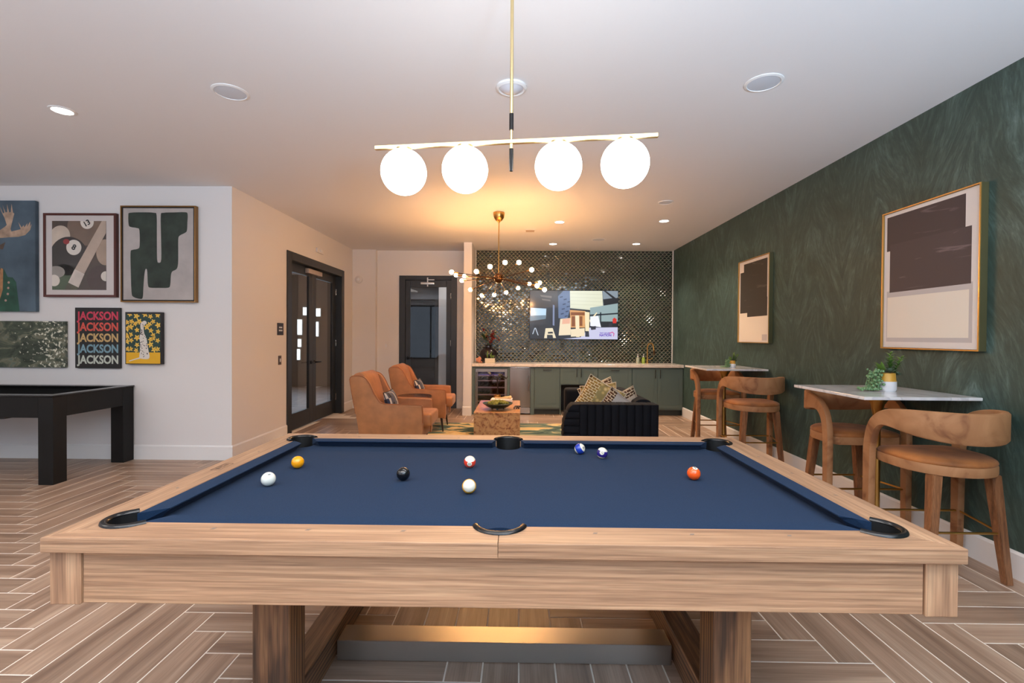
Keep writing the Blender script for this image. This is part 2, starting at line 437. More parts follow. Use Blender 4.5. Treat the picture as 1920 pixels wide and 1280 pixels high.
def plank_mesh(x0, x1, y0, y1, along):
    bm = bmesh.new(); uvl = bm.loops.layers.uv.new('UVMap'); rl = bm.faces.layers.float.new('rnd')
    plank_geo(bm, uvl, rl, x0, x1, y0, y1, along, 0.0)
    me = bpy.data.meshes.new('plank'); bm.to_mesh(me); bm.free(); me.materials.append(FLOORM); return me
hl, hw = N * W / 2 - GAP, W / 2 - GAP
full_me = (plank_mesh(-hl, hl, -hw, hw, 0), plank_mesh(-hw, hw, -hl, hl, 1))
bmr = bmesh.new(); uvr = bmr.loops.layers.uv.new('UVMap'); rr = bmr.faces.layers.float.new('rnd')
for n, (x0, x1, y0, y1, al, full) in enumerate(planks):
    if n in singles:
        cx_, cy_ = (x0 + x1) / 2, (y0 + y1) / 2
        me = full_me[al] if full else plank_mesh(x0 - cx_, x1 - cx_, y0 - cy_, y1 - cy_, al)
        o = bpy.data.objects.new('plank', me); C.objects.link(o); o.parent = floor; o.location = (cx_, cy_, 0)
    else:
        plank_geo(bmr, uvr, rr, x0, x1, y0, y1, al, random.random())
me = bpy.data.meshes.new('plank_field'); bmr.to_mesh(me); bmr.free(); me.materials.append(FLOORM)
o = bpy.data.objects.new('plank_field', me); C.objects.link(o); o.parent = floor; o['kind'] = 'stuff'
assert len(singles) <= 300

struct(MB().box(XFAR, XR + T, YR - T, 13.2, H, H + 0.15).build('ceiling', CEIL, smooth=False), 'smooth white painted ceiling')
struct(MB().box(XR, XR + T, YR - T, YB + 0.3, -0.12, H).build('wall_right', PAPER, smooth=False), 'accent wall in dark green feathered wallpaper')
struct(MB().box(XFAR, XL, YF, YF + 0.12, -0.0012, H).build('wall_front', WALL, smooth=False), 'white gallery wall hung with framed pictures')
# door wall with an opening for the double door
D0, D1, DH = 6.64, 8.54, 2.45
b = MB(); b.box(XL - T, XL, YF + 0.12, D0, -0.0012, H); b.box(XL - T, XL, D1, YBL, -0.0012, H); b.box(XL - T, XL, D0, D1, DH, H)
struct(b.build('wall_left', WALL, smooth=False), 'white wall with the black double door')
# back wall left part with an opening for the single door, and the shallow bump out
b = MB(); E0, E1 = -2.2, -1.28
b.box(XL - T, E0, YBL, YBL + T, -0.0012, H); b.box(E1, -0.83, YBL, YBL + T, -0.0012, H); b.box(E0, E1, YBL, YBL + T, 2.46, H); b.box(XL, -2.725, 9.13, YBL, -0.0012, H)
struct(b.build('wall_back', WALL, smooth=False), 'white back wall with the glazed black door')
struct(MB().box(-0.965, -0.825, 8.40, YBL, -0.0012, H).build('wall_partition', WALL, smooth=False), 'white wall end beside the bar')
struct(MB().box(-0.825, XR, YB - 0.0012, YB + 0.16, -0.0012, H).build('wall_bar', mat('tile_grout', srgb(176, 168, 144), 0.8), smooth=False), 'grout backing of the tiled bar wall')
struct(MB().box(XFAR - T, XFAR, YR - T, 13.2, -0.12, H).build('wall_far_left', WALL, smooth=False))
# rear wall with three daylight windows behind the camera
b = MB(); xs = [XFAR, -7.2, -5.2, -4.95, -2.95, -1.3, 0.6, 1.3, 2.7, XR]
for k in range(0, 10, 2): b.box(xs[k], xs[k + 1], YR - T, YR, -0.0012, H)
for k in range(1, 9, 2): b.box(xs[k], xs[k + 1], YR - T, YR, -0.0034, 0.35); b.box(xs[k], xs[k + 1], YR - T, YR, 2.75, H)
struct(b.build('wall_rear', WALL, smooth=False))
PANE = glass('clear_pane')
for n, k in enumerate((1, 3, 5, 7)):
    x0, x1 = xs[k], xs[k + 1]
    b = MB()
    for a in (x0 + 0.03, (x0 + x1) / 2, x1 - 0.03): b.box(a - 0.03, a + 0.03, YR - 0.1, YR - 0.04, 0.35, 2.75)
    for z in (0.38, 2.72): b.box(x0, x1, YR - 0.1, YR - 0.04, z - 0.03, z + 0.03)
    wn = struct(b.build('window_%d' % (n + 1), BLACKF, smooth=False)); MB().box(x0, x1, YR - 0.075, YR - 0.069, 0.35, 2.75).build('pane', PANE, wn, smooth=False)

def baseboard(name, p0, p1, nrm):
    """white board 0.16 high with an eased top; nrm = direction into the room"""
    p0, p1, nrm = Vector((*p0, 0)), Vector((*p1, 0)), Vector((*nrm, 0))
    prof = [(0, 0), (0.015, 0), (0.015, 0.145), (0.006, 0.16), (0, 0.16)]
    bm = bmesh.new(); A = [bm.verts.new(p0 + nrm * d + Vector((0, 0, z))) for d, z in prof]; B = [bm.verts.new(p1 + nrm * d + Vector((0, 0, z))) for d, z in prof]
    for i in range(5): bm.faces.new((A[i], A[(i + 1) % 5], B[(i + 1) % 5], B[i]))
    bm.faces.new(A); bm.faces.new(B); bmesh.ops.recalc_face_normals(bm, faces=list(bm.faces))
    me = bpy.data.meshes.new(name); bm.to_mesh(me); bm.free(); me.materials.append(TRIM)
    o = bpy.data.objects.new(name, me); C.objects.link(o); return struct(o)
baseboard('baseboard_right', (XR, YR), (XR, 8.53), (-1, 0))
baseboard('baseboard_front', (XFAR, YF), (XL + 0.015, YF), (0, -1))
baseboard('baseboard_left', (XL, YF), (XL, 6.53), (1, 0))
baseboard('baseboard_left', (XL, 8.655), (XL, 9.13), (1, 0))
baseboard('baseboard_back', (XL, 9.13), (-2.725, 9.13), (0, -1))
baseboard('baseboard_back', (-2.725, YBL), (-2.3, YBL), (0, -1))
baseboard('baseboard_back', (-1.185, YBL), (-0.965, YBL), (0, -1))
baseboard('baseboard_partition', (-0.98, 8.40), (-0.825, 8.40), (0, -1))
baseboard('baseboard_partition', (-0.965, 8.385), (-0.965, YBL), (-1, 0))
struct(MB().box(XR - 0.018, XR, YB - 0.012, YB + 0.02, 0.91, H).build('trim_1', TRIM, smooth=False))
struct(MB().box(-0.825, -0.813, YB - 0.012, YB + 0.02, 0.91, H).build('trim_2', TRIM, smooth=False))

# fish scale tiles: every tile its own domed piece, too small in the photo to be picked apart
def tiles():
    bm = bmesh.new(); r = 0.037; g = 0.0030; x_lo, x_hi, z_lo, z_hi = -0.812, XR - 0.018, 0.905, H - 0.005
    rl = bm.faces.layers.float.new('rnd')
    out = arc(0, 0, r - g, 180, 0, 8) + [(r + 0 - (r + g) * math.cos(math.radians(a)), -r + (r + g) * math.sin(math.radians(a))) for a in (68, 45, 22)]
    out += [(-r + (r + g) * math.cos(math.radians(a)), -r + (r + g) * math.sin(math.radians(a))) for a in (22, 45, 68)]
    # right concave side belongs to the tile at (+r,-r), left to (-r,-r); the tip sits between them
    top = arc(0, 0, r - g, 180, 0, 8)
    rs = [(r + (r + g) * math.cos(math.radians(a)), -r + (r + g) * math.sin(math.radians(a))) for a in (112, 135, 158)]
    ls = [(-r + (r + g) * math.cos(math.radians(a)), -r + (r + g) * math.sin(math.radians(a))) for a in (22, 45, 68)]
    out = top + rs + [(0, -r + g * 1.6)] + ls
    row = 0; z = z_lo - r
    while z < z_hi + r:
        x = x_lo + (r if row % 2 else 0)
        while x < x_hi + r:
            P = clip([(x + a, z + c) for a, c in out], x_lo, x_hi, z_lo, z_hi)
            if len(P) >= 3:
                cx_ = sum(p[0] for p in P) / len(P); cz_ = sum(p[1] for p in P) / len(P)
                tx, tz = random.gauss(0, 0.013), random.gauss(0, 0.013); rv = random.random()
                h = lambda a, c, d: YB - d - (a - cx_) * tx - (c - cz_) * tz
                base = [bm.verts.new((a, YB + 0.013, c)) for a, c in P]
                rim = [bm.verts.new((a, h(a, c, 0.003), c)) for a, c in P]
                mid = [bm.verts.new((cx_ + (a - cx_) * 0.86, h(cx_ + (a - cx_) * 0.86, cz_ + (c - cz_) * 0.86, 0.0058), cz_ + (c - cz_) * 0.86)) for a, c in P]
                inn = [bm.verts.new((cx_ + (a - cx_) * 0.74, h(cx_ + (a - cx_) * 0.74, cz_ + (c - cz_) * 0.74, 0.0063), cz_ + (c - cz_) * 0.74)) for a, c in P]
                n = len(P)
                fs = [bm.faces.new(inn)]
                for i in range(n):
                    k = (i + 1) % n
                    fs += [bm.faces.new((base[i], rim[i], rim[k], base[k])), bm.faces.new((rim[i], mid[i], mid[k], rim[k])), bm.faces.new((mid[i], inn[i], inn[k], mid[k]))]
                for f in fs: f[rl] = rv
            x += 2 * r
        z += r; row += 1
    bmesh.ops.recalc_face_normals(bm, faces=list(bm.faces))
    me = bpy.data.meshes.new('scale_tile_field'); bm.to_mesh(me); bm.free()
    M = bpy.data.materials.new('bottle_green_glazed_tile'); M.use_nodes = True; nt = M.node_tree; L = nt.links.new; p = nt.nodes['Principled BSDF']
    at = node(nt, 'ShaderNodeAttribute', attribute_name='rnd'); rp = ramp(nt, [(0.0, srgb(14, 22, 18)), (0.55, srgb(24, 38, 31)), (1.0, srgb(42, 58, 46))]); L(at.outputs['Fac'], rp.inputs['Fac']); L(rp.outputs['Color'], p.inputs['Base Color'])
    p.inputs['Roughness'].default_value = 0.06; p.inputs['Specular IOR Level'].default_value = 0.85
    me.materials.append(M)
    o = bpy.data.objects.new('scale_tile_field', me); C.objects.link(o); o['kind'] = 'stuff'
    o['label'] = 'glossy bottle green fish scale tiles behind the bar'
    return o
tl = tiles(); wb = bpy.data.objects['wall_bar']; tl.parent = wb; del tl['label']

# ------------------------------------------------------------------ rooms seen through the doors
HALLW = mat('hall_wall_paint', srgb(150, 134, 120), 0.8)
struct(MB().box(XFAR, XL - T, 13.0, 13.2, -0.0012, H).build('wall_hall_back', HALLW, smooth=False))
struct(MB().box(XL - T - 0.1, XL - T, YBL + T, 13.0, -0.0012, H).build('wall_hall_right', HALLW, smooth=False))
LITWIN = mat('daylit_window', (0.9, 0.95, 1, 1), 0.3, emit=(0.85, 0.95, 1, 1), estr=2.2)
HALLWIN = ((-5.83, -5.68, 1.93, 2.13), (-5.51, -5.37, 1.90, 2.10), (-5.98, -5.87, 1.40, 1.80), (-5.97, -5.89, 1.07, 1.27), (-5.99, -5.92, 0.72, 1.0), (-5.48, -5.42, 1.36, 1.74))
k = 4
for (xa, xb_, za, zb_) in HALLWIN:
    k += 1
    wn = struct(MB().box(xa - 0.02, xb_ + 0.02, 12.96, 13.0, za - 0.02, zb_ + 0.02).build('window_%d' % k, TRIM, smooth=False))
    MB().box(xa, xb_, 12.95, 12.965, za, zb_).build('pane', LITWIN, wn, smooth=False)
t = thing('ceiling_light', 'lit round ceiling light in the hall behind the double door', 'ceiling light', (-4.62, 9.9, H))
MB().lathe([(0.24, 0), (0.24, -0.03), (0.2, -0.05)], 32).build('frame', TRIM, t)
MB().lathe([(0.21, -0.05), (0.21, -0.09), (0.15, -0.12), (0, -0.13)], 32).build('diffuser', mat('hall_lamp', (1, 0.9, 0.8, 1), 0.5, emit=(1, 0.86, 0.7, 1), estr=6), t)
l = bpy.data.lights.new('hall_lamp_light', 'POINT'); l.energy = 22; l.color = SOFT; l.shadow_soft_size = 0.2
o = bpy.data.objects.new('hall_lamp_light', l); C.objects.link(o); o.location = (-4.62, 9.9, 2.75)
area('hall_daylight', (-6.0, 12.8, 1.4), (PI / 2, 0, PI), 2.2, 1.8, 14, DAY)
t = thing('exit_sign', 'red exit sign in the hall seen through the double door', 'exit sign', (-4.35, 10.6, H))
MB().box(-0.01, 0.01, -0.01, 0.01, -0.12, 0).build('stem', TRIM, t)
MB().box(-0.16, 0.16, -0.02, 0.02, -0.34, -0.12, 0.006).build('housing', mat('exit_sign_red', srgb(225, 90, 84), 0.4, emit=srgb(230, 60, 50), estr=0.8), t)
text_mesh('EXIT', 0.15, mat('exit_letter', srgb(250, 230, 225), 0.4), 'lettering', t, (0, -0.021, -0.23), (PI / 2, 0, 0), 0.003)
# room behind the single door
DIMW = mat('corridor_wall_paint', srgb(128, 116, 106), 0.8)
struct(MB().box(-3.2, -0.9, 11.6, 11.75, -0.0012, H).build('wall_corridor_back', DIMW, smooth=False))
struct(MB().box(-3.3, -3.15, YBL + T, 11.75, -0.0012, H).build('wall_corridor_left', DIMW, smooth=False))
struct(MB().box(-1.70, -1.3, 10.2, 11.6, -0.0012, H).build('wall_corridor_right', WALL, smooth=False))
d3 = struct(MB().box(-2.62, -2.02, 11.54, 11.6, 0, 2.25).build('door_3', mat('black_corridor_door', srgb(14, 14, 15), 0.5), smooth=False), 'black door at the end of the corridor')
MB().sphere((-2.1, 11.52, 1.0), 0.03).build('knob', BLACKM, d3)
t = thing('corridor_sign', 'small black square sign on the corridor wall behind the glazed door', 'sign', (-1.74, 11.58, 1.6))
MB().box(-0.12, 0.12, -0.01, 0.02, -0.13, 0.13, 0.004).build('plate', BLACKP, t)
t = thing('wall_heater', 'narrow pale strip low on the corridor wall behind the glazed door', 'panel', (-1.84, 11.58, 0.5))
MB().box(-0.07, 0.07, -0.02, 0.02, 0, 0.6, 0.006).build('panel', mat('pale_strip', srgb(190, 180, 170), 0.6), t)  # plain pale upright strip on the corridor wall
l = bpy.data.lights.new('corridor_light', 'POINT'); l.energy = 7; l.color = (1.0, 0.92, 0.85); l.shadow_soft_size = 0.2
o = bpy.data.objects.new('corridor_light', l); C.objects.link(o); o.location = (-1.45, 9.65, 2.62)

# ------------------------------------------------------------------ doors
DPANE = glass('door_pane', (0.86, 0.87, 0.88, 1), mixf=0.05)
def leaf(parent, x0, x1, hinge, y, ztop, stile=0.125, bot=0.25, dark=BLACKF, lever=None):
    """glazed door leaf in local XZ, thickness around y"""
    b = MB(); y0, y1 = y - 0.022, y + 0.022
    b.box(x0, x0 + stile, y0, y1, 0.012, ztop, 0.003, 1); b.box(x1 - stile, x1, y0, y1, 0.012, ztop, 0.003, 1)
    b.box(x0 + stile, x1 - stile, y0, y1, 0.012, bot, 0.003, 1); b.box(x0 + stile, x1 - stile, y0, y1, ztop - 0.13, ztop, 0.003, 1)
    lf = b.build('door_leaf', dark, parent, smooth=False)
    MB().box(x0 + stile, x1 - stile, y - 0.004, y + 0.004, bot, ztop - 0.13).build('pane', DPANE, lf, smooth=False)
    if lever:
        lx, dx = lever
        b = MB(); b.cyl((lx, y0, 0.96), (lx, y0 - 0.012, 0.96), 0.028, seg=20); b.cyl((lx, y0 - 0.012, 0.96), (lx, y0 - 0.055, 0.96), 0.011)
        b.box(min(lx, lx + dx), max(lx, lx + dx), y0 - 0.062, y0 - 0.046, 0.95, 0.97, 0.004)
        b.build('handle', BLACKM, lf)
    hx = x0 + 0.005 if hinge < 0 else x1 - 0.005
    for z in (0.3, 1.25, 2.15): MB().cyl((hx, y0 - 0.008, z - 0.055), (hx, y0 - 0.008, z + 0.055), 0.009, seg=10).build('hinge', STEEL, lf)
    return lf
# double door: local x runs along +Y of the room, local -y faces the room (+X)
dd = sempty('door_1', (XL, 6.53, 0), PI / 2, 'black framed glazed double door')
W1 = 8.655 - 6.53
b = MB(); b.box(0, 0.12, -0.02, 0.15, 0, 2.545, 0.004, 1); b.box(W1 - 0.12, W1, -0.02, 0.15, 0, 2.545, 0.004, 1); b.box(0.12, W1 - 0.12, -0.02, 0.15, 2.43, 2.545, 0.004, 1)
b.build('door_frame', BLACKF, dd, smooth=False)
mid = 7.585 - 6.53
leaf(dd, 0.122, mid - 0.002, -1, 0.115, 2.43, lever=(mid - 0.06, -0.13))
leaf(dd, mid + 0.002, W1 - 0.122, 1, 0.115, 2.43, lever=(mid + 0.06, 0.13))
b = MB(); b.box(mid - 0.28, mid + 0.22, 0.03, 0.092, 2.335, 2.405, 0.006); b.build('door_closer', mat('closer_grey', srgb(196, 178, 164), 0.4, 0.3), dd)
# single door on the back wall
sd = sempty('door_2', (-2.298, YBL, 0), 0, 'black framed glazed single door')
W2 = 2.298 - 1.19
b = MB(); b.box(0, 0.118, -0.02, 0.15, 0, 2.54, 0.004, 1); b.box(W2 - 0.112, W2, -0.02, 0.15, 0, 2.54, 0.004, 1); b.box(0.118, W2 - 0.112, -0.02, 0.15, 2.455, 2.54, 0.004, 1)
b.build('door_frame', BLACKF, sd, smooth=False)
leaf(sd, 0.12, W2 - 0.114, 1, 0.022, 2.453, stile=0.09, bot=0.26, lever=(0.17, 0.11))
b = MB(); b.box(0.42, 0.68, -0.06, -0.004, 2.37, 2.41, 0.004); b.box(0.54, 0.56, -0.05, -0.025, 2.33, 2.5); b.box(0.56, 0.68, -0.05, -0.02, 2.45, 2.465); b.build('door_closer', mat('closer_chrome', srgb(206, 200, 194), 0.3, 0.7), sd)

# ------------------------------------------------------------------ pool table
tab = thing('pool_table', 'large light oak pool table with navy cloth and black pockets', 'pool table', (0, 0, 0))
tx0, tx1, ty0, ty1 = -1.3754, 1.2646, 1.364, 2.864; xm = -0.0554; ZT = 0.80; ZB = 0.762
wi = 0.125; ix0, ix1, iy0, iy1 = tx0 + wi, tx1 - wi, ty0 + wi, ty1 - wi
RP = 0.064          # pocket opening radius
CO = 0.022          # corner pocket centre, inside the wooden corner
MR, MO = 0.070, 0.016   # middle pocket radius and how far its centre sits inside the wood line
def refl(pts, fx, fy):
    out = [((2 * xm - x) if fx else x, (ty0 + ty1 - y) if fy else y) for x, y in pts]
    return out
ccx, ccy = ix0 + CO, iy0 + CO
# long rail (near left quarter), mitred at the corner
a_mid = math.degrees(math.asin(MO / MR)); midc = (xm, iy0 + MO)
a1 = 180 + math.degrees(math.asin(CO / RP))
def corner_arc(lo, hi, n=10): return arc(ccx, ccy, RP, lo, hi, n)
inner_start = (ccx + math.sqrt(RP ** 2 - CO ** 2), iy0)
aS = math.degrees(math.atan2(iy0 - ccy, inner_start[0] - ccx))        # about -20
long_q = [(tx0, ty0), (xm - 0.0007, ty0), (xm - 0.0007, midc[1] - MR)] + arc(midc[0], midc[1], MR, 269, 180 + a_mid, 8) + corner_arc(aS, -135, 10)
side_l = [(tx0, ty0), *corner_arc(-135, -270 - aS, 10), ]
side_full = side_l + [(x, ty0 + ty1 - y) for x, y in reversed(side_l)]
def rail(pts, M): return MB().prism(pts, ZT - 0.044, ZT, 'Z', 0.0025).build('rail', M, tab, smooth=False)
for fx in (0, 1):
    for fy in (0, 1): rail(refl(long_q, fx, fy), OAKX)
    rail(refl(side_full, fx, 0), OAKY)
# aprons and corner posts
az0, az1 = 0.594, ZT - 0.046
for y0, y1 in ((ty0 + 0.028, ty0 + 0.055), (ty1 - 0.055, ty1 - 0.028)):
    MB().box(tx0 + 0.098, tx1 - 0.098, y0, y1, az0 + 0.003, az1, 0.003, 1).build('apron', OAKX, tab, smooth=False)
for x0, x1 in ((tx0 + 0.012, tx0 + 0.04), (tx1 - 0.04, tx1 - 0.012)):
    MB().box(x0, x1, ty0 + 0.115, ty1 - 0.115, az0 + 0.003, az1, 0.003, 1).build('apron', OAKY, tab, smooth=False)
for x0 in (tx0 + 0.004, tx1 - 0.004 - 0.092):
    for y0 in (ty0 + 0.022, ty1 - 0.022 - 0.092):
        MB().box(x0, x0 + 0.092, y0, y0 + 0.092, az0, az1, 0.003, 1).build('corner_post', OAKZ, tab, smooth=False)
MB().box(tx0 + 0.05, tx1 - 0.05, ty0 + 0.06, ty1 - 0.06, az0 + 0.03, az0 + 0.05).build('underside', LEGY, tab, smooth=False)
# bed with pocket notches
CLOTH = mat('navy_worsted_cloth', srgb(30, 48, 73), 0.95, spec=0.1, sheen=0.03, noise=(260, 0.16), bump=(900, 0.15))
hp = RP - 0.002
bed_c = [(ccx - 0.0, ccy)]
def bedq():
    # near-left quarter walked from the left edge round the corner pocket to the middle pocket
    d = math.sqrt(hp ** 2 - CO ** 2)
    return [(ix0, ccy + d)] + arc(ccx, ccy, hp, 180 - math.degrees(math.asin(CO / hp)) - 360 + 0, -math.degrees(math.asin(CO / hp)) - 360, 1)[0:0] \
        + arc(ccx, ccy, hp, 90 + math.degrees(math.asin(CO / hp)), math.degrees(-math.asin(CO / hp)), 12) \
        + [(xm - math.sqrt((MR - .002) ** 2 - MO ** 2), iy0)] + arc(midc[0], midc[1], MR - .002, 180 + a_mid, 90, 8)
q1 = bedq(); q2 = list(reversed(refl(q1, 1, 0)))[1:]; half = q1 + q2; other = list(reversed([(x, ty0 + ty1 - y) for x, y in half]))
MB().prism(half + other, ZB - 0.04, ZB, 'Z').build('bed', CLOTH, tab, smooth=False)
# cushions: cloth wedge from the wood down to an overhanging nose
def cushion(p0, p1, n0, n1, inward):
    """p0,p1 on the wood line; n0,n1 nose ends (xy); inward unit normal"""
    bm = bmesh.new(); inw = Vector((*inward, 0))
    def sec(p, n):
        p, n = Vector((*p, 0)), Vector((*n, 0)); q = n - inw * 0.012; q2 = n - inw * 0.03
        return [bm.verts.new(v) for v in (p + Vector((0, 0, ZT - 0.0015)), p.lerp(n, 0.5) + Vector((0, 0, ZT - 0.001)), n + Vector((0, 0, ZB + 0.036)), n + Vector((0, 0, ZB + 0.032)), q + Vector((0, 0, ZB + 0.022)), q2 + Vector((0, 0, ZB + 0.0005)), p + Vector((0, 0, ZB + 0.0005)))]
    A, B = sec(p0, n0), sec(p1, n1)
    for i in range(7): bm.faces.new((A[i], A[(i + 1) % 7], B[(i + 1) % 7], B[i]))
    bm.faces.new(A); bm.faces.new(B); bmesh.ops.recalc_face_normals(bm, faces=list(bm.faces))
    s = MB(); s.merge(bm); return s.build('cushion', CUSH, tab, smooth=False)
CUSH = mat('navy_cushion_cloth', srgb(26, 46, 72), 0.95, spec=0.1, sheen=0.03, noise=(260, 0.12), bump=(900, 0.12))
cw = 0.068; dc = 0.073; dm = 0.071
for fy in (0, 1):
    for fx in (0, 1):
        g = lambda x, y: refl([(x, y)], fx, fy)[0]
        cushion(g(ix0 + dc, iy0), g(xm - dm, iy0), g(ix0 + dc + 0.055, iy0 + cw), g(xm - dm - 0.018, iy0 + cw), (0, 1 if not fy else -1))
for fx in (0, 1):
    g = lambda x, y: refl([(x, y)], fx, 0)[0]
    cushion(g(ix0, iy0 + dc), g(ix0, iy1 - dc), g(ix0 + cw, iy0 + dc + 0.055), g(ix0 + cw, iy1 - dc - 0.055), (1 if not fx else -1, 0))
# pockets: moulded rim sitting on the wood, with a black cup below
def pocket(cx_, cy_, r, a0, a1, ext=0.0):
    rim = []
    A = arc(cx_, cy_, r + 0.006, a0, a1, 22)
    if ext:
        d = Vector((math.cos(math.radians((a0 + a1) / 2)), math.sin(math.radians((a0 + a1) / 2)))) * -ext
        A = [(A[0][0] + d.x, A[0][1] + d.y)] + A + [(A[-1][0] + d.x, A[-1][1] + d.y)]
    b = MB(); b.tube([(x, y, ZT + 0.001) for x, y in A], 0.01, 10, flat=(0.0105, 0.0085))
    pk = b.build('pocket', BLACKP, tab)
    # cup wall: partial sleeve up to the rim, full tube below bed level
    bm = bmesh.new()
    W_ = arc(cx_, cy_, r - 0.0035, a0 - (0 if not ext else 16), a1 + (0 if not ext else 16), 26)
    lo = [bm.verts.new((x, y, ZB - 0.045)) for x, y in W_]; hi = [bm.verts.new((x, y, ZT)) for x, y in W_]
    for i in range(len(W_) - 1): bm.faces.new((lo[i], lo[i + 1], hi[i + 1], hi[i]))
    cup = MB(); cup.merge(bm)
    cup.lathe([(r - 0.0035, ZB - 0.041), (r - 0.0045, 0.68), (r - 0.015, 0.655), (0, 0.65)], 28, Matrix.Translation((cx_, cy_, 0)), cap=False)
    cup.build('pocket_cup', mat('black_rubber', srgb(10, 10, 11), 0.55), pk)
for fx in (0, 1):
    for fy in (0, 1):
        c = refl([(ccx, ccy)], fx, fy)[0]; base = {(0, 0): 225, (1, 0): 315, (1, 1): 45, (0, 1): 135}[(fx, fy)]
        pocket(c[0], c[1], RP, base - 100, base + 100, 0.016)
for fy in (0, 1):
    c = refl([midc], 0, fy)[0]; base = 270 if not fy else 90
    pocket(c[0], c[1], MR, base - 78, base + 78)
# sights: slanted inlays, and the branded plate on the left rail
SIGHT = mat('grey_inlay', srgb(128, 112, 100), 0.5)
def sight(x, y, ang):
    c, s = math.cos(ang), math.sin(ang); P = [(-0.0085, -0.005), (0.0035, -0.005), (0.0085, 0.005), (-0.0035, 0.005)]
    MB().prism([(x + a * c - d * s, y + a * s + d * c) for a, d in P], ZT - 0.001, ZT + 0.0004, 'Z').build('sight', SIGHT, tab, smooth=False)
for k in (-3, -2, -1, 1, 2, 3):
    for y in (ty0 + 0.08, ty1 - 0.08): sight(xm + k * 0.289, y, 0)
for k in (-1, 0, 1):
    for x in (tx0 + 0.07, tx1 - 0.07):
        if k or x > 0: sight(x, (ty0 + ty1) / 2 + k * 0.29, PI / 2)
b = MB(); px_, py_ = tx0 + 0.058, 2.125
for (a0_, a1_, c0_, c1_) in ((-.02, .02, -.055, -.052), (-.02, .02, .052, .055), (-.02, -.0175, -.055, .055), (.0175, .02, -.055, .055), (-.010, .008, -.036, -.024), (-.010, .008, -.014, -.009), (-.010, -.005, -.003, .014), (.003, .008, -.003, .014), (-.010, .008, .022, .027), (-.010, .008, .034, .038)):
    b.box(px_ + a0_, px_ + a1_, py_ + c0_, py_ + c1_, ZT - 0.0005, ZT + 0.0004)
b.build('emblem', mat('burnt_emblem', srgb(74, 58, 48), 0.6), tab, smooth=False)
# trestle legs with a floor beam on each side and the stainless stretcher
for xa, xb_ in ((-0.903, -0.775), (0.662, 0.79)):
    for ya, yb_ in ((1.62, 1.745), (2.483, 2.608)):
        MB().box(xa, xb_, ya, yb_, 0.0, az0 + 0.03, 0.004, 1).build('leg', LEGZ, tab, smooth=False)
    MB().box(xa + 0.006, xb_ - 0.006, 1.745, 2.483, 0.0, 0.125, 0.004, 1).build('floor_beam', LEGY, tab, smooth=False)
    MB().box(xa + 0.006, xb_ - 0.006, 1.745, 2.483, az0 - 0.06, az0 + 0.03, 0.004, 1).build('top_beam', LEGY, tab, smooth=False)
def brushed(name, col, rough, axis):
    M = bpy.data.materials.new(name); M.use_nodes = True; nt = M.node_tree; L = nt.links.new; p = nt.nodes['Principled BSDF']
    tc = node(nt, 'ShaderNodeTexCoord'); mp = node(nt, 'ShaderNodeMapping'); mp.inputs['Scale'].default_value = {'X': (3, 120, 120), 'Z': (120, 120, 3)}[axis]
    n = node(nt, 'ShaderNodeTexNoise'); n.inputs['Scale'].default_value = 1; L(tc.outputs['Object'], mp.inputs[0]); L(mp.outputs[0], n.inputs[0])
    p.inputs['Base Color'].default_value = col; p.inputs['Metallic'].default_value = 1; p.inputs['Roughness'].default_value = rough
    bp = node(nt, 'ShaderNodeBump'); bp.inputs['Strength'].default_value = 0.05; bp.inputs['Distance'].default_value = 0.001; L(n.outputs['Fac'], bp.inputs['Height']); L(bp.outputs[0], p.inputs['Normal'])
    return M
STX = brushed('stainless_brushed_lengthwise', srgb(178, 174, 168), 0.3, 'X')
STZ = brushed('stainless_brushed_upright', srgb(160, 150, 142), 0.3, 'Z')
MB().box(-0.768, 0.656, 2.035, 2.15, 0.001, 0.086, 0.002, 1).build('stretcher', STX, tab, smooth=False)['label'] = 'stainless steel floor stretcher'

# ------------------------------------------------------------------ billiard balls
BR = 0.0286
IVORY = mat('ball_ivory', srgb(232, 226, 208), 0.08, coat=0.5)
INK = mat('ball_ink', srgb(20, 20, 22), 0.2)
def ball(name, label, x, y, col, stripe, num, axis_rot, spot_dir=None, ivory=IVORY):
    M = mat('ball_' + name, col, 0.08, coat=0.5)
    t = thing('billiard_ball', label, 'billiard ball', (x, y, ZB + BR), 0, 'balls on the navy cloth')
    bm = bmesh.new(); bmesh.ops.create_uvsphere(bm, u_segments=40, v_segments=28, radius=BR)
    rot = Matrix.Rotation(axis_rot[0], 4, 'X') @ Matrix.Rotation(axis_rot[1], 4, 'Y')
    for f in bm.faces: f.material_index = 1 if (stripe and abs(f.calc_center_median().z) > 0.56 * BR) else 0
    bm.transform(rot)
    me = bpy.data.meshes.new('shell'); bm.to_mesh(me); bm.free(); me.materials.append(M); me.materials.append(ivory)
    me.polygons.foreach_set('use_smooth', [True] * len(me.polygons))
    o = bpy.data.objects.new('shell', me); C.objects.link(o); o.parent = t
    if num:
        d = Vector(spot_dir).normalized(); q = d.to_track_quat('Z', 'Y')
        s = MB(); r = BR + 0.0002; n = 5; mx_ = 0.40
        s.lathe([(r * math.sin(mx_ * k / n), r * math.cos(mx_ * k / n)) for k in range(n, -1, -1)], 24, cap=False)
        sp = s.build('number_spot', ivory, t); sp.rotation_mode = 'QUATERNION'; sp.rotation_quaternion = q
        text_mesh(num, 0.014, INK, 'number', sp, (0, 0, BR * 0.985), (0, 0, 0), 0.0004, 0.0007)
    return t
zc = ZB + BR
ball('cue_white', 'white cue ball near the left end of the navy table', -1.035, 1.98, srgb(226, 230, 222), False, None, (0, 0))
b = MB(); b.lathe([(0.0025, 0.0), (0.0, 0.0004)], 12)
cue = C.objects[-1].parent
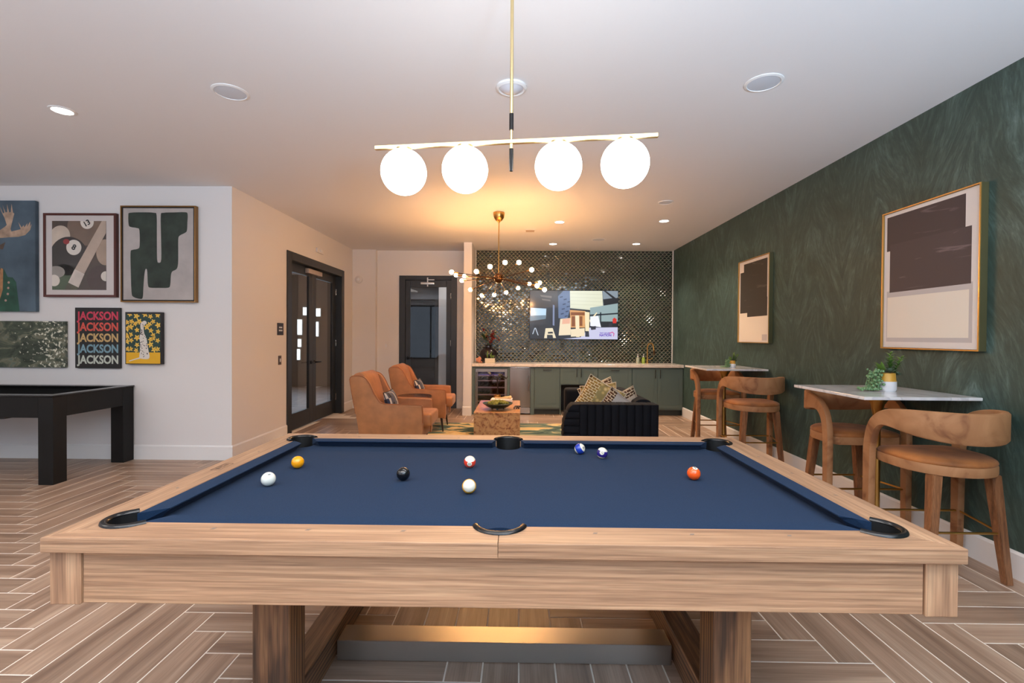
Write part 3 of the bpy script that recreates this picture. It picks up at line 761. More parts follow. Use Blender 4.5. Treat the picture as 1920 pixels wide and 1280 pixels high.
mk = MB(); mk.box(-0.005, 0.005, -0.0015, 0.0015, 0, 0.0005); mk = mk.build('mark', INK, cue); dq = Vector((0.35, -0.45, 0.75)).normalized(); mk.rotation_mode = 'QUATERNION'; mk.rotation_quaternion = dq.to_track_quat('Z', 'Y'); mk.location = dq * BR
ball('yellow', 'plain yellow ball behind the white cue ball', -1.036, 2.248, srgb(240, 160, 10), False, '1', (0, 0), (-0.75, -0.1, 0.6))
ball('black', 'black ball left of the middle of the table', -0.496, 2.074, srgb(14, 14, 16), False, '8', (0, 0), (-0.3, 0.45, 0.8))
ball('red_stripe', 'red and white striped ball beyond the middle, nearer the far rail', -0.229, 2.285, srgb(226, 66, 42), True, '11', (0.35, 0.1), (0.05, -0.97, -0.1))
ball('gold_stripe', 'white ball with a yellow stripe seen side on, nearest the camera', -0.194, 1.913, srgb(240, 176, 40), True, None, (1.15, 0.1))
ball('blue_stripe', 'blue and white striped ball by the far rail', 0.33, 2.576, srgb(30, 60, 170), True, '10', (0.5, 0.95), (0.55, -0.75, 0.35))
ball('purple_stripe', 'purple striped ball right of the blue striped one', 0.434, 2.486, srgb(44, 30, 120), True, '12', (0.1, 0.2), (-0.2, -0.93, 0.28))
ball('orange', 'plain orange ball at the right end of the table', 0.775, 2.129, srgb(246, 92, 24), False, '5', (0, 0), (0.1, -0.3, 0.95))

# ------------------------------------------------------------------ linear globe pendant
pen = thing('globe_pendant_light', 'linear pale brass pendant with four glowing white globes over the pool table', 'pendant light', (-0.038, 2.106, H), math.radians(-6.5))
ZP = 2.234 - H
MB().lathe([(0.065, 0), (0.065, -0.018), (0.055, -0.026), (0.008, -0.03)], 28).build('canopy', PALEBRASS, pen)
MB().cyl((0, 0, -0.02), (0, 0, ZP + 0.12), 0.0075).build('rod', PALEBRASS, pen)
b = MB(); b.cyl((0, 0, ZP + 0.052), (0, 0, ZP + 0.122), 0.0095); b.lathe([(0.0095, ZP - 0.03), (0.0095, ZP - 0.09), (0.007, ZP - 0.127), (0.0, ZP - 0.128)], 16)
b.build('sleeve', BLACKM, pen)
b = MB(); b.cyl((0, 0, ZP - 0.03), (0, 0, ZP + 0.053), 0.006); b.build('stem', PALEBRASS, pen)
MB().box(-0.62, 0.62, -0.009, 0.009, ZP - 0.009, ZP + 0.009, 0.002, 1).build('bar', PALEBRASS, pen, smooth=False)
OPAL = mat('lit_opal_glass', (1, 1, 1, 1), 0.2, emit=(1, 0.955, 0.90, 1), estr=P_GLOBE)
for x in (-0.485, -0.205, 0.205, 0.485):
    cap = MB().lathe([(0.034, ZP - 0.0175), (0.034, ZP - 0.009), (0.012, ZP - 0.008)], 24).build('globe_cap', PALEBRASS, pen); cap.location.x = x
    g = MB().sphere((0, 0, 0), 0.101, 40, 24).build('globe', OPAL, cap); g.location.z = ZP - 0.113

# ------------------------------------------------------------------ starburst chandelier
HUB = Vector((-0.272, 6.38, 2.15))
ch = thing('starburst_chandelier', 'brass starburst chandelier with round glowing bulbs above the seating area', 'chandelier', (HUB.x, HUB.y, H))
hz = HUB.z - H
b = MB(); b.lathe([(0.075, 0), (0.075, -0.025), (0.066, -0.07), (0.04, -0.105), (0.012, -0.125), (0.008, -0.14)], 28); b.build('canopy', BRASS, ch)
MB().cyl((0, 0, -0.12), (0, 0, hz + 0.06), 0.007).build('rod', BRASS, ch)
b = MB(); b.lathe([(0.008, hz + 0.075), (0.045, hz + 0.06), (0.05, hz + 0.045), (0.06, hz + 0.04), (0.062, hz - 0.0), (0.055, hz - 0.03), (0.03, hz - 0.058), (0, hz - 0.062)], 28); b.build('hub', DBRASS, ch)
BULB = mat('lit_globe_bulb', (1, 1, 1, 1), 0.3, emit=(1, 0.50, 0.175, 1), estr=P_BULB)
TIPS = [(-0.579, -0.314, 0.042), (-0.599, 0.266, 0.078), (-0.502, 0.421, 0.083), (-0.532, 0.39, 0.017), (-0.239, -0.615, 0.01), (-0.075, -0.653, 0.064), (0.103, -0.642, 0.115), (0.268, -0.59, 0.124), (0.424, -0.503, 0.05), (0.559, 0.35, -0.013), (0.494, -0.417, -0.135), (0.596, -0.23, -0.165), (0.418, 0.511, -0.011), (0.257, 0.604, -0.063), (0.084, 0.643, -0.123), (-0.089, 0.634, -0.16), (-0.265, 0.578, -0.176), (-0.422, 0.497, -0.1)]
for p in TIPS:
    p = Vector(p); d = p.normalized(); z = Vector((0, 0, hz))
    arm = MB().cyl(z + d * 0.05, z + p - d * 0.085, 0.0055, seg=8).build('arm', DBRASS, ch)
    MB().cyl(z + p - d * 0.09, z + p - d * 0.024, 0.0085, 0.011, seg=10).build('socket', BRASS, arm)
    MB().sphere(z + p, 0.027, 18, 12).build('bulb', BULB, arm)

# ------------------------------------------------------------------ ceiling fittings
def speaker(x, y, r, label, lit=False, group=None):
    t = thing('ceiling_speaker', label, 'speaker', (x, y, H), 0, 'flush ceiling speakers')
    MB().lathe([(r, 0), (r, -0.004), (r * 0.86, -0.008), (r * 0.84, -0.004)], 36, cap=False).build('ring', TRIM, t)
    MB().lathe([(r * 0.85, -0.004), (r * 0.5, -0.007), (0, -0.008)], 36, cap=False).build('grille', mat('speaker_grille', srgb(205, 210, 218), 0.6, bump=(700, 0.3)), t)
speaker(-1.951, 3.235, 0.115, 'large round flush speaker in the ceiling left of the pendant')
speaker(1.554, 3.12, 0.115, 'large round flush speaker in the ceiling right of the pendant')
speaker(1.762, 5.863, 0.09, 'dark round ceiling disc nearest the green wall')
speaker(1.324, 8.117, 0.12, 'flat round ceiling disc between the two bar downlights')
t = thing('smoke_detector', 'round white ceiling detector just behind the pendant rod', 'smoke detector', (-0.058, 3.17, H))
MB().lathe([(0.1, 0), (0.1, -0.012), (0.085, -0.02), (0.078, -0.012)], 36, cap=False).build('base', TRIM, t)
MB().lathe([(0.078, -0.012), (0.05, -0.03), (0.03, -0.038), (0, -0.04)], 32, cap=False).build('cover', mat('detector_cover', srgb(206, 206, 212), 0.4), t)
def downlight(x, y, label, r=0.062, spot=True, power=None):
    t = thing('recessed_downlight', label, 'downlight', (x, y, H), 0, 'recessed ceiling downlights')
    MB().lathe([(r * 1.3, 0), (r * 1.28, -0.004), (r * 1.02, -0.006), (r, -0.002)], 32, cap=False).build('trim_ring', TRIM, t)
    MB().lathe([(r, -0.002), (0, -0.003)], 28, cap=False).build('lens', mat('lit_downlight', (1, 1, 1, 1), 0.4, emit=(1, 0.93, 0.84, 1), estr=14), t)
    l = bpy.data.lights.new('downlight_beam', 'SPOT'); l.energy = power or P_DOWN; l.color = SOFT; l.spot_size = math.radians(115); l.spot_blend = 0.7; l.shadow_soft_size = 0.06
    o = bpy.data.objects.new('downlight_beam', l); C.objects.link(o); o.location = (0, 0, -0.012); o.parent = t
downlight(-3.349, 3.498, 'bright recessed downlight in the ceiling above the black table', power=22)
downlight(0.568, 6.883, 'lit downlight nearer the chandelier, left one')
downlight(2.024, 6.801, 'lit downlight nearer the green wall, right one')
downlight(0.592, 8.505, 'lit downlight over the bar, left one')
downlight(2.043, 8.476, 'lit downlight over the bar, right one')
t = thing('air_vent', 'small square ceiling vent by the chandelier', 'vent', (0.164, 7.443, H))
b = MB(); b.box(-0.085, 0.085, -0.085, 0.085, -0.006, 0, 0.002, 1); b.build('frame', TRIM, t, smooth=False)
for k in range(5): MB().box(-0.065, 0.065, -0.062 + k * 0.029, -0.046 + k * 0.029, -0.009, -0.005).build('slat', mat('vent_shadow', srgb(176, 158, 138), 0.7), t, smooth=False)

# ------------------------------------------------------------------ pictures on the gallery wall (facing -Y)
def pic(name, label, cx_, zb_, y_front, depth, rotz=0.0, x=None):
    return thing(name, label, 'picture', (cx_, y_front + depth, zb_), rotz)
FY = YF - 0.001
def frame_parts(t, w_, h_, d, fw, M, lip=0.0, inner=None):
    """four mitred members: front at local y=-d, back at 0; origin centre bottom"""
    x0, x1 = -w_ / 2, w_ / 2
    for pts in ([(x0, 0), (x1, 0), (x1 - fw, fw), (x0 + fw, fw)], [(x0, h_), (x0 + fw, h_ - fw), (x1 - fw, h_ - fw), (x1, h_)], [(x0, 0), (x0 + fw, fw), (x0 + fw, h_ - fw), (x0, h_)], [(x1, 0), (x1, h_), (x1 - fw, h_ - fw), (x1 - fw, fw)]):
        MB().prism(pts, -d, -0.001, 'Y').build('frame', M, t, smooth=False)
# 1 moose portrait canvas
t = pic('moose_portrait', 'blue canvas of an antlered moose in a green jacket, leftmost on the wall', -5.85, 1.627, FY - 0.045, 0.045)
MB().box(-0.53, 0.53, -0.045, -0.001, 0, 1.218, 0.004, 1).build('canvas', mat('moose_blue', srgb(76, 92, 104), 0.7, noise=(3, 0.35)), t, smooth=False)
def mo(cx_, cy_): return (-5.31 + (cx_ - 360) * 0.00109 + 5.85, (1195 - cy_) * 0.001097)
def mirr(P): c = 0.0; return [(2 * c - x, z) for x, z in P]
ANT = [(-20, 390), (40, 350), (62, 330), (40, 260), (5, 190), (-5, 150), (25, 215), (40, 205), (20, 130), (50, 205), (68, 200), (65, 120), (88, 205), (104, 200), (112, 120), (126, 205), (140, 215), (120, 290), (100, 370), (110, 395), (150, 385), (205, 372), (180, 300), (215, 355), (235, 330), (240, 355), (275, 310), (268, 350), (302, 295), (300, 345), (318, 320), (300, 380), (250, 430), (180, 448), (90, 452), (0, 460), (-20, 460)]
A_ = [mo(*p) for p in ANT]
for P in (A_, mirr(A_)): print_flat('antler', [P], mat('antler_tan', srgb(176, 148, 126), 0.7, noise=(14, 0.3)), t, -0.0458)
hd = catmull([(-0.12, 0.66), (-0.10, 0.5), (-0.06, 0.42), (0.06, 0.42), (0.10, 0.5), (0.12, 0.66), (0.10, 0.74), (-0.10, 0.74)], 4)
ear = [(0.08, 0.7), (0.2, 0.76), (0.17, 0.68)]
print_flat('head', [hd, ear, mirr(ear)], mat('moose_brown', srgb(96, 78, 66), 0.7, noise=(12, 0.3)), t, -0.0464)
mz = catmull([mo(-220, 560), mo(-150, 520), mo(-20, 540), mo(30, 590), mo(75, 660), mo(70, 740), mo(20, 760), mo(-200, 760)], 4)
jk = [mo(-520, 1195), mo(-500, 1000), mo(-440, 880), mo(-330, 800), mo(-300, 760), mo(0, 760), mo(30, 770), mo(70, 850), mo(120, 855), mo(155, 900), mo(190, 1195)]
print_flat('jacket', [jk], mat('jacket_green', srgb(40, 78, 62), 0.7, noise=(9, 0.35)), t, -0.0461)
print_flat('collar', [[mo(-60, 1000), mo(0, 760), mo(24, 770), mo(18, 980), mo(-20, 1100)]], mat('collar_tan', srgb(170, 122, 84), 0.7, noise=(20, 0.3)), t, -0.0467)
print_flat('button', [ell(*mo(bx, by), 0.013, n=12) for bx, by in ((80, 905), (75, 960), (70, 1020), (48, 1085))], mat('button_rose', srgb(176, 142, 128), 0.5), t, -0.0467)
# 2 billiard photograph
def bp_(x, y): return ((x - 805) * 0.00109, (1050 - y) * 0.001097)
t = pic('billiards_photograph', 'framed sepia photograph of billiard balls and a cue', -4.832, 1.79, FY - 0.04, 0.04)
frame_parts(t, 0.81, 0.92, 0.04, 0.024, mat('mahogany_frame', srgb(82, 34, 26), 0.35))
MB().box(-0.382, 0.382, -0.03, -0.002, 0.024, 0.896).build('mat_board', mat('mat_board_white', srgb(214, 204, 200), 0.8), t, smooth=False)
bx0, by0 = bp_(518, 978); bx1, by1 = bp_(1072, 288)
cb_ = lambda P: clip(P, bx0, bx1, by0, by1)
SEP = lambda n, r, g_, b_, k=0.15: mat('sepia_' + n, srgb(r, g_, b_), 0.35, noise=(6, k))
ph = print_flat('print', [[(bx0, by0), (bx1, by0), (bx1, by1), (bx0, by1)]], SEP('ground', 70, 56, 48, 0.3), t, -0.0312)
s_ = 0.00109
def disc(n, cx_, cy_, rx, M, lay, ry=None, rot=0): print_flat(n, [cb_(ell(*bp_(cx_, cy_), rx * s_, (ry or rx) * s_, 40, rot))], M, ph, -0.0312 - lay * 0.0005)
disc('ball_print', 860, 350, 185, SEP('brown', 120, 98, 82), 1)
disc('ball_print', 595, 450, 105, SEP('cream', 204, 186, 168), 2, 120, -0.5)
disc('ball_print', 1060, 600, 90, SEP('tan', 168, 144, 124), 2, 130)
disc('ball_print', 690, 640, 195, SEP('black', 40, 32, 28), 3)
disc('ball_print', 1010, 870, 135, SEP('dark_red', 66, 46, 42), 3)
disc('ball_print', 640, 880, 160, SEP('moss', 66, 84, 58), 3)
disc('ball_print', 560, 800, 90, SEP('grey', 150, 142, 134), 4, 60)
disc('spot_print', 878, 300, 68, SEP('spot', 226, 216, 204, 0.05), 4)
disc('spot_print', 742, 553, 77, SEP('spot', 226, 216, 204, 0.05), 4)
disc('spot_print', 540, 885, 58, SEP('spot', 226, 216, 204, 0.05), 5)
disc('spot_print', 1068, 840, 50, SEP('spot', 226, 216, 204, 0.05), 4)
print_flat('spot_print', [cb_(ell(*bp_(665, 495), 0.035, 0.03, 20))], mat('red_glint', srgb(150, 30, 36), 0.4), ph, -0.0335)
print_flat('cue_print', [cb_([bp_(*p) for p in ((1040, 270), (1075, 270), (1075, 400), (850, 815), (752, 772))])], SEP('cue', 190, 168, 150), ph, -0.0342)
print_flat('cue_print', [cb_([bp_(*p) for p in ((752, 770), (852, 818), (790, 955), (684, 905))])], SEP('ferrule', 214, 200, 188), ph, -0.0347)
print_flat('cue_print', [cb_([bp_(*p) for p in ((684, 905), (790, 955), (760, 990), (640, 990))])], SEP('tip', 78, 74, 54), ph, -0.0347)
text_mesh('8', 0.085, INK, 'lettering', ph, (*[bp_(742, 553)[0], -0.0338], bp_(742, 553)[1]), (PI / 2, 0.5, 0), 0.003)
text_mesh('13', 0.08, INK, 'lettering', ph, (bp_(876, 312)[0], -0.0338, bp_(876, 312)[1]), (PI / 2, -0.55, 0), 0.002)
MB().box(-0.381, 0.381, -0.0375, -0.0365, 0.025, 0.895).build('glazing', glass('picture_glass', mixf=0.05), t, smooth=False)
# 3 abstract green shape
def ab(x, y): return ((x - 677) * 0.00254, (515 - y) * 0.00254)
t = pic('abstract_painting', 'gold framed abstract of one dark green branching shape on grey', -3.955, 1.737, FY - 0.05, 0.05)
BRF = mat('bronze_frame', srgb(146, 108, 64), 0.35, 0.7)
frame_parts(t, 0.83, 1.055, 0.05, 0.012, BRF)
frame_parts(t, 0.80, 1.025, 0.043, 0.012, mat('dark_frame_gap', srgb(36, 26, 22), 0.6)); 
for c_ in kids(t)[-4:]: c_.location.z = 0.015; c_.name = 'frame_inner'
MB().box(-0.39, 0.39, -0.042, -0.002, 0.022, 1.033).build('canvas', mat('canvas_grey', srgb(176, 168, 164), 0.75, noise=(5, 0.12)), t, smooth=False)
SH = [(555, 130), (612, 128), (660, 130), (670, 142), (671, 230), (672, 330), (680, 344), (690, 330), (689, 230), (688, 142), (698, 130), (745, 128), (795, 127), (805, 136), (804, 170), (802, 205), (793, 216), (770, 228), (764, 245), (764, 300), (763, 350), (756, 372), (738, 382), (732, 400), (729, 440), (720, 452), (680, 453), (640, 452), (632, 440), (630, 410), (628, 376), (621, 373), (616, 400), (612, 450), (609, 494), (598, 501), (568, 492), (560, 470), (557, 380), (556, 302), (564, 290), (588, 285), (596, 270), (595, 206), (585, 196), (556, 191), (548, 180), (547, 140)]
print_flat('painted_shape', [catmull([ab(*p) for p in SH], 3)], mat('painted_green', srgb(44, 54, 46), 0.7, noise=(7, 0.45)), t, -0.0428)
# 4 lettered poster
t = pic('lettered_poster', 'black poster repeating JACKSON five times in fading colours', -4.644, 1.008, FY - 0.03, 0.03)
MB().box(-0.25, 0.25, -0.03, -0.001, 0, 0.667, 0.002, 1).build('panel', mat('poster_black', srgb(18, 18, 19), 0.35), t, smooth=False)
for k, (yy, col) in enumerate(((187, (205, 58, 84)), (307, (214, 84, 72)), (427, (202, 168, 112)), (547, (122, 158, 172)), (667, (196, 202, 190)))):
    text_mesh('JACKSON', 0.125, mat('letter_%d' % k, srgb(*col), 0.5), 'lettering', t, (0.002, -0.0305, (757 - yy) * 0.001003), (PI / 2, 0, 0), 0.0042, width=0.462)
# 5 spotted cat on yellow flowers
def lp(x, y): return ((x - 1578) * 0.000995, (714 - y) * 0.00099)
t = pic('spotted_cat_canvas', 'small yellow canvas of a spotted cat before flowered wallpaper', -4.118, 1.056, FY - 0.05, 0.05)
MB().box(-0.2, 0.2, -0.05, -0.001, 0, 0.572, 0.002, 1).build('frame', mat('canvas_black', srgb(30, 26, 28), 0.5), t, smooth=False)
x0, z0 = lp(1388, 706); x1, z1 = lp(1768, 158); zf = lp(0, 582)[1]
cl = lambda P: clip(P, x0, x1, z0, z1)
print_flat('print', [[(x0, zf), (x1, zf), (x1, z1), (x0, z1)]], mat('flower_ground', srgb(38, 66, 60), 0.6), t, -0.0504)
print_flat('print', [[(x0, z0), (x1, z0), (x1, zf), (x0, zf)]], mat('yellow_floor', srgb(232, 176, 34), 0.6), t, -0.0504)
FL = [(1505, 180), (1660, 185), (1432, 160), (1600, 160), (1740, 170), (1450, 240), (1535, 240), (1690, 240), (1400, 250), (1440, 300), (1490, 265), (1650, 270), (1745, 280), (1510, 335), (1665, 340), (1400, 320), (1440, 385), (1690, 390), (1400, 400), (1745, 350), (1445, 450), (1510, 420), (1660, 440), (1690, 425), (1400, 460), (1740, 450), (1510, 500), (1660, 495), (1440, 545), (1405, 545), (1700, 550), (1500, 560), (1740, 545), (1620, 300)]
fl = []; ctr = []
for i, (fx_, fy_) in enumerate(FL):
    c0, c1 = lp(fx_, fy_); rr_ = 0.036 if i % 3 == 0 else 0.029
    fl.append(cl([(c0 + rr_ * (0.72 + 0.28 * math.cos(5 * a)) * math.cos(a + i), c1 + rr_ * (0.72 + 0.28 * math.cos(5 * a)) * math.sin(a + i)) for a in [2 * PI * k / 30 for k in range(30)]]))
    ctr.append(cl(ell(c0, c1, 0.006, n=10)))
print_flat('flower', fl, mat('flower_yellow', srgb(240, 196, 80), 0.6), t, -0.0508)
print_flat('flower_centre', ctr, mat('flower_orange', srgb(214, 140, 30), 0.6), t, -0.0511)
CAT = [(1590, 232), (1612, 240), (1618, 258), (1600, 275), (1585, 300), (1590, 370), (1615, 420), (1628, 500), (1640, 570), (1650, 630), (1630, 655), (1560, 652), (1536, 635), (1542, 570), (1545, 480), (1538, 420), (1552, 340), (1548, 290), (1556, 255)]
print_flat('cat', [cl(catmull([lp(*p) for p in CAT], 4))], mat('cat_white', srgb(224, 216, 206), 0.6), t, -0.0514)
print_flat('cat', [cl([lp(*p) for p in ((1540, 636), (1480, 655), (1420, 675), (1424, 684), (1482, 666), (1550, 650))])], mat('cat_white', srgb(224, 216, 206), 0.6), t, -0.0512)
sp_ = []
rs = random.Random(3)
for k in range(46):
    yy = rs.uniform(265, 645); xc = 1568 if yy < 380 else 1588; ww = 16 if yy < 380 else 38
    sp_.append(ell(*lp(xc + rs.uniform(-ww, ww), yy), rs.uniform(.003, .007), rs.uniform(.003, .006), 8))
print_flat('cat_spot', sp_, mat('cat_black', srgb(26, 24, 28), 0.6), t, -0.0517)
# 6 long landscape canvas
t = pic('landscape_canvas', 'long low canvas of dark green water with bright sparkles', -5.9, 1.012, FY - 0.035, 0.035)
def water():
    M = bpy.data.materials.new('painted_water'); M.use_nodes = True; nt = M.node_tree; L = nt.links.new; p = nt.nodes['Principled BSDF']
    tc = node(nt, 'ShaderNodeTexCoord'); mp = node(nt, 'ShaderNodeMapping'); mp.inputs['Scale'].default_value = (4, 4, 7); L(tc.outputs['Object'], mp.inputs[0])
    n = node(nt, 'ShaderNodeTexNoise'); n.inputs['Scale'].default_value = 1.2; n.inputs['Detail'].default_value = 6; n.inputs['Distortion'].default_value = 1.5; L(mp.outputs[0], n.inputs[0])
    r = ramp(nt, [(0.3, srgb(28, 38, 30)), (0.5, srgb(66, 78, 62)), (0.62, srgb(118, 116, 96)), (0.75, srgb(70, 104, 100))]); L(n.outputs['Fac'], r.inputs[0])
    v = node(nt, 'ShaderNodeTexNoise'); v.inputs['Scale'].default_value = 34; v.inputs['Detail'].default_value = 2; L(tc.outputs['Object'], v.inputs[0])
    big = node(nt, 'ShaderNodeSeparateXYZ'); L(tc.outputs['Object'], big.inputs[0])
    g = node(nt, 'ShaderNodeMapRange'); L(big.outputs['X'], g.inputs[0]); g.inputs[1].default_value = 0.2; g.inputs[2].default_value = 0.7; g.inputs[3].default_value = -0.12; g.inputs[4].default_value = 0.05
    ad = node(nt, 'ShaderNodeMath', operation='ADD'); L(v.outputs['Fac'], ad.inputs[0]); L(g.outputs[0], ad.inputs[1])
    r2 = ramp(nt, [(0.60, (0, 0, 0, 1)), (0.68, (1, 1, 1, 1))]); L(ad.outputs[0], r2.inputs[0])
    mx = node(nt, 'ShaderNodeMix', data_type='RGBA'); L(r2.outputs[0], mx.inputs[0]); L(r.outputs[0], mx.inputs[6]); mx.inputs[7].default_value = srgb(222, 220, 200)
    L(mx.outputs[2], p.inputs['Base Color']); p.inputs['Roughness'].default_value = 0.35
    return M
MB().box(-0.9, 0.9, -0.035, -0.001, 0, 0.51, 0.003, 1).build('canvas', water(), t, smooth=False)

# ------------------------------------------------------------------ pictures on the green wall (facing -X)
GOLD = mat('gold_leaf_frame', srgb(206, 166, 96), 0.35, 0.8)
SIDEG = mat('frame_side_olive', srgb(92, 88, 58), 0.45, 0.4)  # brass frame sides, their shaded tone put into the colour
PW = mat('paper_white', srgb(226, 218, 212), 0.8); PG = mat('paper_grey', srgb(196, 188, 184), 0.8); PC = mat('paper_cream', srgb(232, 222, 206), 0.8)
def big_frame(label, yc, z0, w_, h_, name):
    t = thing(name, label, 'picture', (XR, yc, z0), -PI / 2)
    frame_parts(t, w_, h_, 0.05, 0.008, GOLD)
    for s in (-1, 1): MB().box(s * w_ / 2 - (0.0015 if s > 0 else -0.0001), s * w_ / 2 + (0.0015 if s > 0 else -0.0015), -0.044, -0.001, 0.0, h_).build('frame_side', SIDEG, t, smooth=False)
    MB().box(-w_ / 2 + 0.01, w_ / 2 - 0.01, -0.036, -0.002, 0.01, h_ - 0.01).build('paper', PW, t, smooth=False)
    return t, (lambda u0, u1, v0, v1: [(-w_ / 2 + u0 * w_, v0 * h_), (-w_ / 2 + u1 * w_, v0 * h_), (-w_ / 2 + u1 * w_, v1 * h_), (-w_ / 2 + u0 * w_, v1 * h_)])
def ink(name, c):
    M = bpy.data.materials.new(name); M.use_nodes = True; nt = M.node_tree; L = nt.links.new; p = nt.nodes['Principled BSDF']
    tc = node(nt, 'ShaderNodeTexCoord'); mp = node(nt, 'ShaderNodeMapping'); mp.inputs['Scale'].default_value = (2.0, 2, 13); L(tc.outputs['Object'], mp.inputs[0])
    n = node(nt, 'ShaderNodeTexNoise'); n.inputs['Scale'].default_value = 1; n.inputs['Detail'].default_value = 7; n.inputs['Distortion'].default_value = 0.8; L(mp.outputs[0], n.inputs[0])
    r = ramp(nt, [(0.3, c), (0.6, c), (0.66, tuple(min(1, x * 2.4) for x in c[:3]) + (1,)), (0.74, c)]); L(n.outputs['Fac'], r.inputs[0]); L(r.outputs[0], p.inputs['Base Color']); p.inputs['Roughness'].default_value = 0.6
    return M
t, q = big_frame('larger gold framed abstract in dark plum and cream, nearer the camera', 3.44, 1.314, 0.81, 1.05, 'abstract_print')
INKA = ink('plum_ink', srgb(70, 60, 62)); INKB = ink('plum_ink_light', srgb(76, 66, 68)); INKC = ink('olive_ink', srgb(58, 54, 48))
print_flat('grey_field', [q(.05, .93, .05, .42)], PG, t, -0.0364); print_flat('cream_block', [q(.06, .9, .08, .375)], PC, t, -0.0368)
print_flat('dark_block', [q(.045, .86, .715, .965)], INKA, t, -0.0364); print_flat('dark_block', [q(.085, .915, .41, .76)], INKB, t, -0.0369)
t, q = big_frame('gold framed abstract in olive black and cream, hung nearer the bar', 5.945, 1.327, 0.775, 1.04, 'abstract_print')
print_flat('cream_block', [q(.03, .93, .03, .4)], PC, t, -0.0364); print_flat('dark_block', [q(.17, .92, .86, .955), q(.05, .92, .36, .86)], INKC, t, -0.0368); print_flat('dark_block', [q(.3, .93, .31, .52)], INKC, t, -0.0372)
print_flat('grey_field', [q(.78, .93, .03, .1)], PG, t, -0.0372)

# ------------------------------------------------------------------ wall devices
def plate(name, label, cat, loc, rotz, w_, h_, M, extra=None):
    t = thing(name, label, cat, loc, rotz); MB().box(-w_ / 2, w_ / 2, -0.008, -0.0005, -h_ / 2, h_ / 2, 0.002, 1).build('plate', M, t, smooth=False); return t
t = plate('room_sign', 'small dark square room sign left of the double door', 'sign', (XL, 6.355, 1.465), PI / 2, 0.16, 0.16, mat('sign_brown', srgb(40, 28, 26), 0.4))
for z, w_ in ((0.022, 0.085), (-0.018, 0.095)):
    b = MB(); n = 6
    for k in range(n): b.box(-w_ / 2 + k * w_ / n, -w_ / 2 + (k + 0.7) * w_ / n, -0.0095, -0.0078, z - 0.01, z + 0.01)
    b.build('lettering', WHITEP, t, smooth=False)
t = plate('light_switch', 'dark switch plate below the room sign', 'switch', (XL, 6.34, 1.053), PI / 2, 0.075, 0.12, mat('switch_bronze', srgb(70, 52, 44), 0.4)); MB().box(-0.012, 0.012, -0.014, -0.007, -0.022, 0.022, 0.002, 1).build('toggle', WHITEP, t, smooth=False)
t = plate('light_switch', 'white switch plate on the back wall left of the glazed door', 'switch', (-2.551, YBL, 1.192), 0, 0.085, 0.12, WALL); MB().box(-0.015, 0.015, -0.013, -0.007, -0.03, 0.03, 0.002, 1).build('toggle', WHITEP, t, smooth=False)
t = thing('fire_strobe', 'round white alarm on the narrow wall section in the corner', 'alarm', (-3.044, 9.13, 2.447)); MB().lathe([(0.07, 0), (0.07, 0.02), (0.055, 0.032), (0, 0.036)], 28, Matrix.Rotation(PI / 2, 4, 'X')).build('body', WALL, t); MB().lathe([(0.03, 0.035), (0.025, 0.045), (0, 0.047)], 20, Matrix.Rotation(PI / 2, 4, 'X')).build('lens', WHITEP, t)
t = thing('alarm_light', 'small white device on the wall above the double door', 'alarm', (XL, 7.6, 2.715), PI / 2); MB().box(-0.13, 0.13, -0.03, -0.0005, -0.035, 0.035, 0.008).build('body', WALL, t); MB().box(-0.05, 0.05, -0.04, -0.029, -0.02, 0.02, 0.005).build('lens', WHITEP, t)
OUT = mat('outlet_greengrey', srgb(62, 70, 64), 0.4)
for x, z, lb in ((0.54, 2.546, 'grey outlet plate on the tiles above the television'), (0.166, 1.222, 'grey outlet plate on the tiles below the left corner of the television'), (0.822, 1.227, 'grey outlet plate on the tiles under the middle of the television')):
    t = plate('wall_outlet', lb, 'outlet', (x, YB - 0.008, z), 0, 0.075, 0.12, OUT); t['group'] = 'outlets on the tiled wall'
    for dz in (-0.026, 0.026): MB().box(-0.016, 0.016, -0.0095, -0.0075, dz - 0.014, dz + 0.014, 0.002, 1).build('socket', BLACKP, t, smooth=False)

# ------------------------------------------------------------------ television
tv = thing('television', 'wall mounted flat television showing a small house in a workshop', 'television', (1.029, YB - 0.008, 1.335))
TW, TH_ = 1.663, 0.924
MB().box(-0.3, 0.3, -0.045, 0.0, 0.25, 0.7).build('wall_mount', BLACKM, tv, smooth=False)
MB().box(-TW / 2, TW / 2, -0.085, -0.045, 0, TH_, 0.004, 1).build('housing', BLACKP, tv, smooth=False)
def tvp(x, y): return (-TW / 2 + 0.01 + (x - 130) / 1505 * (TW - 0.02), 0.01 + (1072 - y) / 848 * (TH_ - 0.02))
def scr(name, r, g_, b_, k=0.9):
    c = srgb(r, g_, b_); return mat('screen_' + name, (0.01, 0.01, 0.01, 1), 0.12, emit=c, estr=k)
SX0, SZ0 = tvp(130, 1072); SX1, SZ1 = tvp(1635, 224)
screen = print_flat('screen', [[(SX0, SZ0), (SX1, SZ0), (SX1, SZ1), (SX0, SZ1)]], scr('dark', 34, 36, 42), tv, -0.0862)
_lay = [0]
def sp(M, *polys):
    _lay[0] += 1
    print_flat('screen_image', [clip([tvp(*p) for p in P], SX0, SX1, SZ0, SZ1) for P in polys], M, screen, -0.0862 - 0.00025 * _lay[0], 0.0002)
sp(scr('brown', 60, 50, 44), [(130, 224), (600, 224), (600, 520), (130, 520)])
sp(scr('beam', 110, 96, 84), [(300, 300), (500, 320), (500, 355), (320, 330)], [(330, 365), (480, 385), (480, 410), (340, 390)])
sp(scr('window', 176, 204, 226), [(140, 525), (410, 540), (405, 655), (140, 665)])
sp(scr('haze', 96, 118, 134), [(130, 665), (410, 655), (400, 720), (130, 760)])
sp(scr('wall_blue', 92, 108, 140), [(610, 320), (700, 224), (815, 224), (815, 560), (770, 720), (620, 705)])
